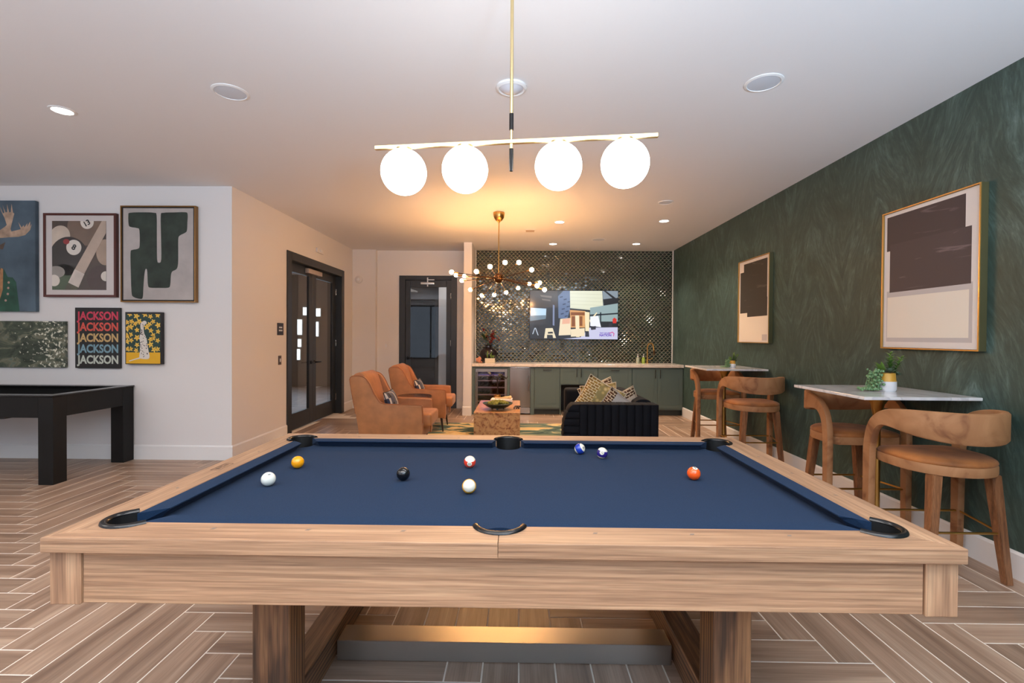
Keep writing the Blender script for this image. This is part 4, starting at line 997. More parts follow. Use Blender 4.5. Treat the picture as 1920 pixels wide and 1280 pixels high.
sp(scr('wall_mark', 42, 54, 84), *[[(640 + (k * 67) % 150, 330 + k * 42), (690 + (k * 67) % 150, 318 + k * 42), (690 + (k * 67) % 150, 338 + k * 42), (640 + (k * 67) % 150, 350 + k * 42)] for k in range(9)])
sp(scr('pole', 120, 130, 160), [(522, 470), (550, 480), (550, 840), (522, 830)])
sp(scr('siding', 214, 214, 190), [(812, 224), (1365, 224), (1388, 580), (820, 530)])
sp(scr('siding_line', 196, 196, 172), *[[(814, 270 + k * 62), (1370, 285 + k * 64), (1370, 292 + k * 64), (814, 277 + k * 62)] for k in range(5)])
sp(scr('sky_roof', 128, 140, 150), [(1370, 224), (1635, 224), (1635, 480), (1388, 500)])
sp(scr('rafter', 26, 28, 34), [(1390, 224), (1430, 224), (1600, 350), (1635, 340), (1635, 440), (1395, 490), (1380, 370), (1540, 350)])
sp(scr('shed', 140, 160, 162), [(1160, 520), (1635, 440), (1635, 760), (1160, 760)])
sp(scr('shed_bar', 34, 42, 50), [(1160, 640), (1635, 605), (1635, 630), (1160, 668)], [(1330, 600), (1352, 598), (1352, 820), (1330, 820)])
sp(scr('floor', 190, 190, 216), [(1150, 870), (1635, 860), (1635, 1072), (700, 1072), (1000, 1040)])
sp(scr('porch', 206, 150, 92), [(812, 560), (1080, 580), (1075, 870), (830, 870)])
sp(scr('porch_dark', 130, 72, 30), [(830, 600), (1070, 600), (1070, 655), (830, 655)], [(845, 670), (905, 670), (905, 850), (845, 850)], [(980, 670), (1030, 670), (1030, 840), (980, 840)])
sp(scr('post', 232, 214, 176), [(905, 655), (970, 655), (985, 1035), (925, 1035)], [(1070, 590), (1150, 600), (1145, 1000), (1085, 1010)], [(1150, 740), (1270, 600), (1285, 610), (1160, 780)])
sp(scr('panel', 226, 208, 176), [(650, 720), (830, 700), (830, 1000), (625, 1010)], [(830, 900), (1070, 880), (1070, 1020), (835, 1030)])
sp(scr('panel_pink', 222, 168, 140), [(690, 720), (820, 705), (815, 800), (680, 810)])
sp(scr('sheet', 226, 228, 240), [(1165, 680), (1300, 660), (1350, 860), (1165, 840)])
sp(scr('stool', 222, 208, 176), [(400, 885), (520, 880), (580, 1055), (375, 1060)])
sp(scr('stool_gap', 40, 42, 48), [(440, 950), (520, 945), (530, 975), (440, 980)], [(425, 1000), (520, 1000), (530, 1060), (425, 1060)])
sp(scr('trestle', 190, 200, 214), [(210, 880), (222, 880), (185, 990), (172, 990)], [(218, 880), (232, 880), (280, 1010), (266, 1010)])
sp(scr('person_red', 196, 50, 44), [(1545, 720), (1575, 690), (1615, 720), (1610, 790), (1550, 790)])
sp(scr('dark_bits', 46, 46, 58), [(1170, 850), (1260, 840), (1260, 900), (1180, 910)], [(1080, 930), (1140, 930), (1150, 1030), (1080, 1030)], [(1480, 790), (1540, 780), (1540, 850), (1480, 850)])
VIO = scr('violet', 84, 30, 170)
text_mesh('TINY HOUSE', 0.035, VIO, 'screen_lettering', screen, (*[tvp(1412, 965)[0], -0.0955], tvp(1412, 965)[1]), (PI / 2, 0, 0), 0.001, width=0.19)
text_mesh('NATION', 0.06, VIO, 'screen_lettering', screen, (tvp(1425, 1003)[0], -0.0955, tvp(1425, 1003)[1]), (PI / 2, 0, 0), 0.002, width=0.22)
print_flat('screen_lettering', [[tvp(*p) for p in ((1490, 960), (1545, 935), (1580, 970), (1568, 1020), (1555, 1020), (1562, 975), (1543, 955), (1500, 975))]], scr('orange', 190, 90, 150), screen, -0.0952)

# ------------------------------------------------------------------ bar cabinets
CAB = mat('sage_cabinet_paint', srgb(86, 102, 98), 0.45)
CABD = mat('sage_toe_kick', srgb(52, 60, 58), 0.6)
PULL = mat('gunmetal_pull', srgb(72, 70, 66), 0.35, 0.8)
CY = 8.55; CB = YB - 0.002; CTOP = 0.853
def shaker(parent, x0, x1, z0, z1, y, name='door', pull=None, fw=0.06):
    b = MB(); g = 0.0015; x0 += g; x1 -= g
    b.box(x0, x0 + fw, y - 0.02, y, z0, z1); b.box(x1 - fw, x1, y - 0.02, y, z0, z1); b.box(x0 + fw, x1 - fw, y - 0.02, y, z0, z0 + fw); b.box(x0 + fw, x1 - fw, y - 0.02, y, z1 - fw, z1)
    b.box(x0 + fw, x1 - fw, y - 0.010, y, z0 + fw, z1 - fw)
    d = b.build(name, CAB, parent, smooth=False)
    if pull:
        k, px_, pz_ = pull; b = MB()
        if k == 'v': b.box(px_ - 0.006, px_ + 0.006, y - 0.048, y - 0.036, pz_ - 0.075, pz_ + 0.075, 0.003, 1); b.cyl((px_, y - 0.02, pz_ - 0.055), (px_, y - 0.04, pz_ - 0.055), 0.005, seg=8); b.cyl((px_, y - 0.02, pz_ + 0.055), (px_, y - 0.04, pz_ + 0.055), 0.005, seg=8)
        else: b.box(px_ - 0.075, px_ + 0.075, y - 0.048, y - 0.036, pz_ - 0.006, pz_ + 0.006, 0.003, 1); b.cyl((px_ - 0.055, y - 0.02, pz_), (px_ - 0.055, y - 0.04, pz_), 0.005, seg=8); b.cyl((px_ + 0.055, y - 0.02, pz_), (px_ + 0.055, y - 0.04, pz_), 0.005, seg=8)
        b.build('handle', PULL, d)
    return d
def cabinet(label, x0, x1, zlo=0.1):
    t = thing('base_cabinet', label, 'cabinet', (0, 0, 0), 0, 'sage bar cabinets')
    MB().box(x0 + 0.001, x1 - 0.001, CY + 0.001, CB, zlo, CTOP - 0.001).build('carcass', CAB, t, smooth=False)
    if zlo < 0.2: MB().box(x0 + 0.001, x1 - 0.001, CY + 0.06, CB, 0.0, zlo).build('toe_kick', CABD, t, smooth=False)
    return t
t = cabinet('sage base cabinet with one tall door right of the icemaker', 0.283, 0.732); shaker(t, 0.29, 0.73, 0.13, 0.835, CY, pull=('h', 0.51, 0.80))
t = cabinet('sage cabinet with two short doors over an open knee space behind the sofa', 0.734, 1.401, 0.535); shaker(t, 0.737, 1.068, 0.55, 0.835, CY, pull=('v', 1.03, 0.75)); shaker(t, 1.068, 1.4, 0.55, 0.835, CY, pull=('v', 1.106, 0.75))
for x0_, x1_ in ((0.734, 0.752), (1.383, 1.401)): MB().box(x0_, x1_, CY, CB, 0.0, 0.534).build('side_panel', CAB, t, smooth=False)
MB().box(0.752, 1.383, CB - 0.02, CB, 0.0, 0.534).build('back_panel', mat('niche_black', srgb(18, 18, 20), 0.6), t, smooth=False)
t = cabinet('sage cabinet with one wide panel and a top pull, second from the green wall', 1.403, 2.002); shaker(t, 1.406, 2.0, 0.13, 0.835, CY, pull=('h', 1.703, 0.80))
t = cabinet('sage two door cabinet in the corner by the green wall', 2.004, XR - 0.003); shaker(t, 2.009, 2.453, 0.13, 0.835, CY, pull=('v', 2.41, 0.74)); shaker(t, 2.453, 2.898, 0.13, 0.835, CY, pull=('v', 2.497, 0.74))
t = thing('filler_panel', 'sage filler panels framing the wine cooler and icemaker', 'panel')
for x0, x1, z0 in ((-0.824, -0.772, 0), (-0.198, -0.156, 0), (0.213, 0.281, 0)): MB().box(x0, x1, CY, CB, 0.0, CTOP - 0.001).build('upright', CAB, t, smooth=False)
MB().box(-0.772, -0.198, CY, CB, 0.815, CTOP - 0.001).build('top_strip', CAB, t, smooth=False)
def marble(name, base, vein, sc=3.0, rough=0.12):
    M = bpy.data.materials.new(name); M.use_nodes = True; nt = M.node_tree; L = nt.links.new; p = nt.nodes['Principled BSDF']
    tc = node(nt, 'ShaderNodeTexCoord'); n = node(nt, 'ShaderNodeTexNoise'); n.inputs['Scale'].default_value = sc; n.inputs['Detail'].default_value = 6; n.inputs['Distortion'].default_value = 1.4; L(tc.outputs['Object'], n.inputs[0])
    r = ramp(nt, [(0.42, base), (0.495, vein), (0.51, base)]); L(n.outputs['Fac'], r.inputs[0]); L(r.outputs[0], p.inputs['Base Color']); p.inputs['Roughness'].default_value = rough
    return M
QUARTZ = marble('veined_quartz', srgb(228, 218, 208), srgb(212, 198, 186), 4)
t = thing('countertop', 'pale veined stone worktop running along the bar', 'countertop')
MB().box(-0.824, XR - 0.003, 8.49, CB, CTOP + 0.001, 0.905, 0.003, 1).build('slab', QUARTZ, t, smooth=False)
# wine cooler
t = thing('wine_cooler', 'stainless framed glass door wine cooler with violet light', 'wine cooler', (-0.484, CY, 0))
b = MB(); hw_ = 0.284
b.box(-hw_, hw_, 0.03, 0.58, 0.1, 0.115); b.box(-hw_, hw_, 0.03, 0.58, 0.795, 0.81); b.box(-hw_, -hw_ + 0.015, 0.03, 0.58, 0.115, 0.795); b.box(hw_ - 0.015, hw_, 0.03, 0.58, 0.115, 0.795); b.box(-hw_, hw_, 0.56, 0.58, 0.115, 0.795)
b.build('cavity', mat('cooler_interior', srgb(30, 28, 40), 0.4), t, smooth=False)
MB().box(-hw_, hw_, 0.04, 0.5, 0.0, 0.099).build('plinth', BLACKP, t, smooth=False)
for z in (0.22, 0.34, 0.47, 0.59, 0.68):
    MB().box(-0.262, 0.262, 0.05, 0.54, z, z + 0.008).build('shelf', mat('cooler_rack', srgb(40, 38, 42), 0.5, 0.5), t, smooth=False); MB().box(-0.262, 0.262, 0.035, 0.05, z - 0.005, z + 0.018).build('shelf_front', mat('shelf_trim', srgb(200, 190, 196), 0.3, 0.3), t, smooth=False)
b = MB(); b.box(-0.25, 0.25, 0.3, 0.34, 0.788, 0.794); b.build('light_strip', mat('violet_led', (0.4, 0.3, 1, 1), 0.4, emit=(0.38, 0.25, 1, 1), estr=24), t, smooth=False)
d = MB(); d.box(-hw_, -hw_ + 0.045, 0.0, 0.03, 0.1, 0.81, 0.003, 1); d.box(hw_ - 0.045, hw_, 0.0, 0.03, 0.1, 0.81, 0.003, 1); d.box(-hw_ + 0.045, hw_ - 0.045, 0.0, 0.03, 0.1, 0.15, 0.003, 1); d.box(-hw_ + 0.045, hw_ - 0.045, 0.0, 0.03, 0.755, 0.81, 0.003, 1)
d = d.build('door', STZ, t, smooth=False)
MB().box(-hw_ + 0.045, hw_ - 0.045, 0.012, 0.018, 0.15, 0.755).build('pane', glass('cooler_glass', (0.72, 0.7, 0.74, 1), mixf=0.08), d, smooth=False)
b = MB(); b.cyl((-hw_ + 0.022, -0.04, 0.16), (-hw_ + 0.022, -0.04, 0.75), 0.009); b.cyl((-hw_ + 0.022, 0, 0.2), (-hw_ + 0.022, -0.04, 0.2), 0.006, seg=8); b.cyl((-hw_ + 0.022, 0, 0.71), (-hw_ + 0.022, -0.04, 0.71), 0.006, seg=8); b.build('handle', STEEL, d)
BOT = mat('dark_bottle', srgb(20, 28, 24), 0.1)
n_ = 0
for z in (0.348, 0.478, 0.598):
    for k in range(4):
        bt = MB().lathe([(0.0, 0), (0.032, 0.003), (0.034, 0.02), (0.034, 0.19), (0.013, 0.23), (0.012, 0.29), (0, 0.292)], 16, Matrix.Translation((0, 0.36, 0)) @ Matrix.Rotation(PI / 2, 4, 'X')).build('wine_bottle', BOT)
        bt.location = (-0.484 - 0.18 + k * 0.115, CY, z + 0.036)
        tag(bt, 'wine bottle %s from the left on the %s rack of the wine cooler' % (('first', 'second', 'third', 'fourth')[k], 'lower' if z < 0.4 else 'middle' if z < 0.5 else 'upper'), 'bottle', 'bottles in the wine cooler')
# icemaker
t = thing('icemaker', 'narrow stainless icemaker between the wine cooler and cabinets', 'icemaker', (0.0285, CY, 0))
MB().box(-0.18, 0.18, 0.03, 0.58, 0.02, 0.845).build('body', BLACKP, t, smooth=False)
P = [(-0.18, 0.03)] + [(-0.18 + 0.36 * k / 10, -0.012 * math.sin(PI * k / 10) - 0.004) for k in range(11)] + [(0.18, 0.03)]
d = MB().prism(P, 0.135, 0.845, 'Z').build('door', STZ, t)
MB().box(-0.165, 0.165, -0.03, -0.012, 0.822, 0.842, 0.004).build('top_pull', STEEL, d)
b = MB(); b.cyl((0.155, -0.035, 0.42), (0.155, -0.035, 0.70), 0.008); b.cyl((0.155, 0, 0.45), (0.155, -0.035, 0.45), 0.005, seg=8); b.cyl((0.155, 0, 0.67), (0.155, -0.035, 0.67), 0.005, seg=8); b.build('handle', STEEL, d)
MB().box(-0.18, 0.18, 0.005, 0.03, 0.02, 0.13, 0.003, 1).build('kick_grille', STEEL, t, smooth=False)

# ------------------------------------------------------------------ things on the bar
ZC = 0.905
GREENS = [mat('leaf_green', srgb(70, 112, 44), 0.5), mat('leaf_light', srgb(112, 148, 66), 0.5), mat('leaf_dark', srgb(40, 68, 36), 0.5), mat('leaf_pearl', srgb(108, 146, 100), 0.5)]
def blade(b, base, tip, width, bend=0.0, seg=6):
    """one tapering leaf with a folded midrib"""
    base, tip = Vector(base), Vector(tip); d = tip - base; side = d.cross(Vector((0, 0, 1)))
    if side.length < 1e-5: side = Vector((1, 0, 0))
    side.normalize(); up = side.cross(d).normalized(); t = bmesh.new(); rows = []
    for k in range(seg + 1):
        u = k / seg; p = base + d * u + up * bend * math.sin(PI * u * 0.9); w_ = width * math.sin(PI * min(0.999, 0.12 + 0.88 * u)) * 0.5
        rows.append([t.verts.new(p - side * w_ + up * w_ * 0.35), t.verts.new(p), t.verts.new(p + side * w_ + up * w_ * 0.35)])
    for A, B in zip(rows, rows[1:]):
        t.faces.new((A[0], A[1], B[1], B[0])); t.faces.new((A[1], A[2], B[2], B[1]))
    b.merge(t)
t = thing('dark_vase', 'large dark round vase of red and green flowers at the left end of the bar', 'vase', (-0.56, 8.92, ZC))
MB().lathe([(0.075, 0), (0.08, 0.005), (0.14, 0.07), (0.165, 0.14), (0.15, 0.21), (0.09, 0.265), (0.06, 0.28), (0.058, 0.31), (0.07, 0.325), (0.06, 0.325), (0.05, 0.31), (0.05, 0.28)], 32, cap=False).build('vase_body', mat('plum_black_glaze', srgb(30, 22, 28), 0.2), t)
rs = random.Random(5); b = MB(); fl_ = MB(); gl = MB(); yl = MB()
for k in range(9):
    a = rs.uniform(0, 2 * PI); e = rs.uniform(0.1, 0.22); p = Vector((math.cos(a) * e * 0.8, math.sin(a) * e * 0.4, rs.uniform(0.42, 0.58))); b.tube([(0, 0, 0.3), (p.x * 0.4, p.y * 0.4, 0.4), p], 0.003, 6)
for k in range(34):
    c = Vector((0.07, -0.02, 0.46)) + Vector((rs.gauss(0, 0.045), rs.gauss(0, 0.03), rs.gauss(0, 0.07))); dd_ = Vector((rs.uniform(-1, 1), rs.uniform(-1, 0.2), rs.uniform(-0.4, 1))).normalized() * 0.07; blade(fl_, c, c + dd_, 0.045, 0.012, 4)
for k in range(26):
    c = Vector((-0.07, -0.02, 0.42)); dd_ = Vector((rs.uniform(-1, 0.3), rs.uniform(-0.8, 0.3), rs.uniform(0.1, 1))).normalized() * rs.uniform(0.09, 0.19); blade(gl if k % 3 else yl, c, c + dd_, 0.03, 0.02, 5)
b.build('stem', GREENS[2], t); fl_.build('red_flower', mat('flower_red', srgb(122, 32, 26), 0.6), t); gl.build('foliage', GREENS[2], t); yl.build('pale_foliage', mat('leaf_straw', srgb(176, 150, 96), 0.6), t)
t = thing('planter_box', 'small white box planter of spiky succulents in front of the dark vase', 'planter', (-0.517, 8.70, ZC))
b = MB(); b.box(-0.09, 0.09, -0.05, 0.05, 0, 0.085, 0.004, 1); b.build('box', mat('planter_cream', srgb(206, 196, 176), 0.6), t, smooth=False)
b = MB(); rs = random.Random(9)
for cx_ in (-0.045, 0.02, 0.055):
    for k in range(13):
        a = rs.uniform(0, 2 * PI); lean = rs.uniform(0.1, 0.7); h_ = rs.uniform(0.07, 0.16) if cx_ < 0.05 else 0.06; blade(b, (cx_, 0, 0.08), (cx_ + math.cos(a) * lean * 0.08, math.sin(a) * lean * 0.05, 0.08 + h_), 0.016, 0.006, 4)
b.build('foliage', GREENS[1], t)
t = thing('coral_ornament', 'knobbly coral pink ornament beside the white wall end on the bar', 'ornament', (-0.715, 8.70, ZC))
b = MB(); rs = random.Random(2)
for k in range(30):
    a = rs.uniform(0, 2 * PI); e = rs.uniform(0, 0.045); z = rs.uniform(0.014, 0.1); b.sphere((math.cos(a) * e, math.sin(a) * e, z), rs.uniform(0.013, 0.022), 8, 6)
b.build('body', mat('coral_pink', srgb(206, 142, 112), 0.7), t)
t = thing('gooseneck_faucet', 'tall brass gooseneck faucet at the right end of the bar', 'faucet', (2.376, 8.93, ZC))
b = MB(); b.lathe([(0.028, 0), (0.028, 0.01), (0.018, 0.018), (0.016, 0.09)], 20)
pts = [(0, 0, 0.09), (0, 0, 0.27)] + [(0.035 - 0.035 * math.cos(a), -0.075 + 0.075 * math.cos(a), 0.29 + 0.085 * math.sin(a)) for a in [PI * k / 10 for k in range(11)]] + [(0.075, -0.158, 0.24)]
b.tube(pts, 0.0115, 12); b.build('spout', BRASS, t)
MB().cyl((0.075, -0.158, 0.245), (0.079, -0.166, 0.16), 0.015, 0.018).build('spray_head', DBRASS, t)
b = MB(); b.cyl((0.016, 0, 0.07), (0.05, 0, 0.075), 0.007, seg=10); b.cyl((0.05, 0, 0.075), (0.095, -0.01, 0.10), 0.006, 0.005, seg=10); b.build('lever', BRASS, t)
for x, lb, col in ((2.2, 'clear pump bottle of soap left of the green one by the faucet', srgb(150, 158, 142)), (2.305, 'green pump bottle of soap beside the faucet', srgb(136, 160, 62))):
    t = thing('soap_bottle', lb, 'soap bottle', (x, 8.93, ZC), 0, 'soap bottles by the faucet')
    MB().lathe([(0.0, 0), (0.03, 0.0), (0.032, 0.01), (0.032, 0.085), (0.022, 0.105), (0.012, 0.112), (0.012, 0.12)], 20).build('bottle', mat('soap_%d' % (x * 100), col, 0.15, coat=0.3), t)
    b = MB(); b.cyl((0, 0, 0.118), (0, 0, 0.135), 0.013); b.cyl((0, 0, 0.135), (0, 0, 0.165), 0.004, seg=8); b.box(-0.008, 0.008, -0.03, 0.008, 0.163, 0.173, 0.003, 1); b.build('pump', WHITEP, t)

# ------------------------------------------------------------------ bar height tables, stools, succulents along the green wall
MARB = marble('white_marble', srgb(226, 224, 224), srgb(202, 200, 202), 2.2)
def bar_table(label, x0, x1, y0, y1):
    cx_, cy_ = (x0 + x1) / 2, (y0 + y1) / 2
    t = thing('bar_table', label, 'table', (cx_, cy_, 0), 0, 'marble bar tables along the green wall')
    hx, hy = (x1 - x0) / 2, (y1 - y0) / 2
    MB().box(-hx, hx, -hy, hy, 1.006, 1.026, 0.004, 2).build('tabletop', MARB, t, smooth=False)
    MB().lathe([(0.21, 0), (0.21, 0.012), (0.16, 0.02), (0.05, 0.045), (0.028, 0.08), (0.022, 0.2), (0.021, 0.75), (0.026, 0.85), (0.042, 0.93), (0.075, 0.985), (0.1, 1.005)], 36).build('pedestal', BRASS, t)
    return t
bar_table('marble topped brass bar table nearer the camera', 2.155, 2.885, 3.03, 3.80)
bar_table('marble topped brass bar table nearer the bar', 2.175, 2.885, 5.6, 6.33)

VELV = None
def velvet():
    M = bpy.data.materials.new('caramel_velvet'); M.use_nodes = True; nt = M.node_tree; L = nt.links.new; p = nt.nodes['Principled BSDF']
    tc = node(nt, 'ShaderNodeTexCoord'); n = node(nt, 'ShaderNodeTexNoise'); n.inputs['Scale'].default_value = 5; n.inputs['Detail'].default_value = 5; n.inputs['Distortion'].default_value = 1.2; L(tc.outputs['Object'], n.inputs[0])
    r = ramp(nt, [(0.30, srgb(118, 74, 44)), (0.42, srgb(156, 108, 70)), (0.6, srgb(170, 122, 82)), (0.75, srgb(184, 136, 96))]); L(n.outputs['Fac'], r.inputs[0]); L(r.outputs[0], p.inputs['Base Color'])
    p.inputs['Roughness'].default_value = 0.75; p.inputs['Sheen Weight'].default_value = 0.2; p.inputs['Sheen Tint'].default_value = srgb(230, 170, 110)
    return M
VELV = velvet(); VELS = mat('amber_velvet_seat', srgb(150, 92, 44), 0.7, sheen=0.08, noise=(6, 0.45))
LEGW = wood('walnut_leg', srgb(96, 60, 38), srgb(140, 92, 58), srgb(166, 114, 76), axis='Z', rough=0.5, grain=2.0)
def make_stool():
    t = thing('bar_stool', 'stool', 'bar stool', (0, 0, 0), 0, 'velvet barrel back stools at the bar tables')
    RB = 0.285
    def plan(u):
        q = RB * PI / 2
        s = 1 if u >= 0 else -1; a = abs(u)
        if a <= q:
            th = a / RB; return Vector((s * RB * math.sin(th), -RB * math.cos(th), 0)), Vector((s * math.sin(th), -math.cos(th), 0))
        return Vector((s * RB, a - q, 0)), Vector((s, 0, 0))
    outer = catmull([(0.66, 0.0), (0.66, 0.30), (0.662, 0.60), (0.655, 0.74), (0.62, 0.855), (0.55, 0.925), (0.45, 0.962), (0.32, 0.975), (0.16, 0.978), (0.0, 0.976)], 3, False)
    inner = catmull([(0.607, 0.0), (0.602, 0.30), (0.598, 0.60), (0.592, 0.70), (0.572, 0.79), (0.525, 0.845), (0.44, 0.852), (0.30, 0.826), (0.15, 0.806), (0.0, 0.80)], 3, False)
    path = [(o_, i_) for o_, i_ in zip(outer, inner)]; path = path + [((-o_[0], o_[1]), (-i_[0], i_[1])) for o_, i_ in reversed(path[:-1])]
    bm = bmesh.new(); rings = []
    for o_, i_ in path:
        ring = []
        for tt, th in ((0.0, -0.6), (0.0, 0.6), (0.06, 1), (0.5, 1.0), (0.94, 1), (1.0, 0.6), (1.0, -0.6), (0.94, -1), (0.5, -1.0), (0.06, -1)):
            u = i_[0] + (o_[0] - i_[0]) * tt; z = i_[1] + (o_[1] - i_[1]) * tt
            P, Nn = plan(u); ring.append(bm.verts.new(P + Nn * th * 0.021 + Vector((0, 0, z))))
        rings.append(ring)
    for A, B in zip(rings, rings[1:]):
        for k in range(10): bm.faces.new((A[k], A[(k + 1) % 10], B[(k + 1) % 10], B[k]))
    bm.faces.new(rings[0]); bm.faces.new(rings[-1]); bmesh.ops.recalc_face_normals(bm, faces=list(bm.faces))
    s = MB(); s.merge(bm); s.build('backrest', VELV, t, angle=50)['label'] = 'curved velvet back sweeping down into the front legs'
    out = [(x * 0.262 / 0.285, y * 0.262 / 0.285) for x, y in arc(0, 0, 0.285, 180, 360, 20)] + [(0.262, 0.10), (0.25, 0.17), (0.215, 0.205), (0.1, 0.215), (-0.1, 0.215), (-0.215, 0.205), (-0.25, 0.17), (-0.262, 0.10)]
    MB().prism(out, 0.612, 0.672, 'Z', 0.012).build('seat_frame', VELV, t)
    bm = bmesh.new(); rows = []
    for f, z in ((0.985, 0.67), (1.0, 0.678), (0.99, 0.688), (0.93, 0.699), (0.75, 0.709), (0.45, 0.715)): rows.append([bm.verts.new((x * f, y * f, z)) for x, y in out])
    n = len(out)
    for A, B in zip(rows, rows[1:]):
        for k in range(n): bm.faces.new((A[k], A[(k + 1) % n], B[(k + 1) % n], B[k]))
    c = bm.verts.new((0, 0, 0.717))
    for k in range(n): bm.faces.new((rows[-1][k], rows[-1][(k + 1) % n], c))
    bmesh.ops.recalc_face_normals(bm, faces=list(bm.faces)); s = MB(); s.merge(bm); s.build('seat', VELS, t, angle=70)
    for sx in (-1, 1): MB().beam((sx * 0.22, -0.205, 0), (sx * 0.165, -0.165, 0.615), 0.02, 0.02, 0.029, 0.029).build('leg', LEGW, t)
    z = 0.285; f = 0.195
    b = MB()
    for a_, c_ in (((-f, -f, z), (f, -f, z)), ((-0.285, 0.175, z), (0.285, 0.175, z)), ((-f, -f, z), (-0.285, 0.175, z)), ((f, -f, z), (0.285, 0.175, z))): b.cyl(a_, c_, 0.007, seg=10)
    b.build('footrest', BRASS, t)
    return t
st = make_stool()
ST = [((2.56, 2.965, 0), 0, 'caramel velvet stool at the near side of the near bar table, back to the camera'), ((2.555, 3.74, 0), PI, 'caramel velvet stool tucked under the far side of the near bar table'), ((2.56, 5.30, 0), 0, 'caramel velvet stool at the near side of the far bar table'), ((2.55, 6.28, 0), PI, 'caramel velvet stool at the far side of the far bar table, nearest the bar')]
st.location = ST[0][0]; st['label'] = ST[0][2]
for loc, rz, lb in ST[1:]: dup(st, loc, rz, lb)

def succulent(label, x, y, big=True, seed=1):
    t = thing('potted_succulent', label, 'potted plant', (x, y, 1.026), 0, 'potted succulents on the bar tables')
    s = 1.0
    MB().lathe([(0, 0.0), (0.030, 0.0), (0.036, 0.008), (0.036, 0.046)], 24, cap=False).build('pot_base', mat('pot_white', srgb(226, 226, 230), 0.35), t)
    MB().lathe([(0.036, 0.046), (0.0335, 0.05), (0.0305, 0.084), (0.026, 0.084), (0.026, 0.07), (0, 0.07)], 24, cap=False).build('pot_rim', mat('pot_mustard', srgb(208, 158, 62), 0.45), t)
    rs = random.Random(seed)
    rosette = MB(); dark = MB(); bright = MB(); pearl = MB()
    for c, r in (((0.0, -0.015, 0.088), 0.032), ((0.038, -0.01, 0.075), 0.026)):
        for k in range(22):
            a = 2.4 * k; e = 0.2 + 0.8 * k / 22; d = Vector((math.cos(a) * e, math.sin(a) * e, 1.05 - e)).normalized(); blade(rosette, c, Vector(c) + d * r * (0.6 + 0.4 * e), 0.014, -0.004, 3)
    for top in ((0.02, 0.01, 0.175), (0.065, 0.0, 0.155), (0.03, 0.02, 0.15)):
        base = Vector((top[0] * 0.4, 0, 0.08)); top = Vector(top)
        for k in range(30):
            u = k / 30; c = base.lerp(top, u); a = 2.4 * k; blade(dark if k < 20 else bright, c, c + Vector((math.cos(a) * 0.024, math.sin(a) * 0.024, 0.012)), 0.009, 0.002, 3)
    for k in range(20):
        a = rs.uniform(PI * 0.6, PI * 1.4); c = Vector((-0.02, 0, 0.085)); blade(bright, c, c + Vector((math.cos(a) * rs.uniform(0.02, 0.045), math.sin(a) * 0.03, rs.uniform(0.02, 0.055))), 0.018, 0.004, 3)
    for k in range(150):
        u = rs.random(); 
        if u < 0.72: p = (-0.035 - rs.random() * 0.045, rs.uniform(-0.03, 0.03), 0.1 - 0.095 * rs.random())
        else: p = (-0.06 - rs.random() ** 1.4 * 0.085, rs.uniform(-0.03, 0.015), rs.uniform(0.008, 0.014))
        pearl.sphere(p, rs.uniform(0.0045, 0.0068), 6, 4)
    for k in range(6): pearl.tube([(-0.02, 0, 0.088), (-0.05 - 0.004 * k, -0.02 + 0.008 * k, 0.085), (-0.06 - 0.005 * k, -0.025 + 0.01 * k, 0.01), (-0.075 - 0.01 * k, -0.025 + 0.008 * k, 0.007)], 0.0015, 5)
    rosette.build('rosette', mat('leaf_sage', srgb(84, 104, 82), 0.5), t); dark.build('foliage', GREENS[0], t); bright.build('pale_foliage', GREENS[1], t); pearl.build('trailing_pearls', GREENS[3], t)['kind'] = 'stuff'
    return t
succulent('white and mustard pot of succulents with trailing pearls on the near bar table', 2.56, 3.38, seed=1).scale = (1.5, 1.5, 1.5)
succulent('white and tan pot of succulents on the far bar table', 2.615, 5.93, seed=4)

# ------------------------------------------------------------------ black games table by the gallery wall
bt = thing('black_games_table', 'black games table with square legs against the gallery wall', 'games table', (0, 0, 0))
BW = mat('black_stained_wood', srgb(13, 13, 13), 0.5, spec=0.3, noise=(8, 0.25)); BT = mat('black_satin_top', srgb(34, 34, 35), 0.22)
gx1, gy0, gy1 = -4.25, 4.335, 5.262; gx0 = gx1 - 2.15; gt = 0.822
lw = 0.14
for x0 in (gx0, gx1 - lw):
    for y0 in (gy0, gy1 - lw): MB().box(x0, x0 + lw, y0, y0 + lw, 0, gt - 0.014, 0.004, 1).build('leg', BW, bt, smooth=False)
for y0 in (gy0 + 0.004, gy1 - 0.034): MB().box(gx0 + lw, gx1 - lw, y0, y0 + 0.03, 0.615, gt - 0.014, 0.002, 1).build('apron', BW, bt, smooth=False)
for x0 in (gx0 + 0.004, gx1 - 0.034): MB().box(x0, x0 + 0.03, gy0 + lw, gy1 - lw, 0.615, gt - 0.014, 0.002, 1).build('apron', BW, bt, smooth=False)
for y0, y1 in ((gy0 - 0.006, gy0 + 0.1), (gy1 - 0.1, gy1 + 0.006)): MB().box(gx0 - 0.006, gx1 + 0.006, y0, y1, gt - 0.013, gt, 0.003, 1).build('rail_top', BT, bt, smooth=False)
for x0, x1 in ((gx0 - 0.006, gx0 + 0.1), (gx1 - 0.1, gx1 + 0.006)): MB().box(x0, x1, gy0 + 0.1, gy1 - 0.1, gt - 0.013, gt, 0.003, 1).build('rail_top', BT, bt, smooth=False)
MB().box(gx0 + 0.03, gx1 - 0.03, gy0 + 0.03, gy1 - 0.03, 0.70, 0.715).build('playfield', mat('black_cloth', srgb(20, 22, 22), 0.9), bt, smooth=False)
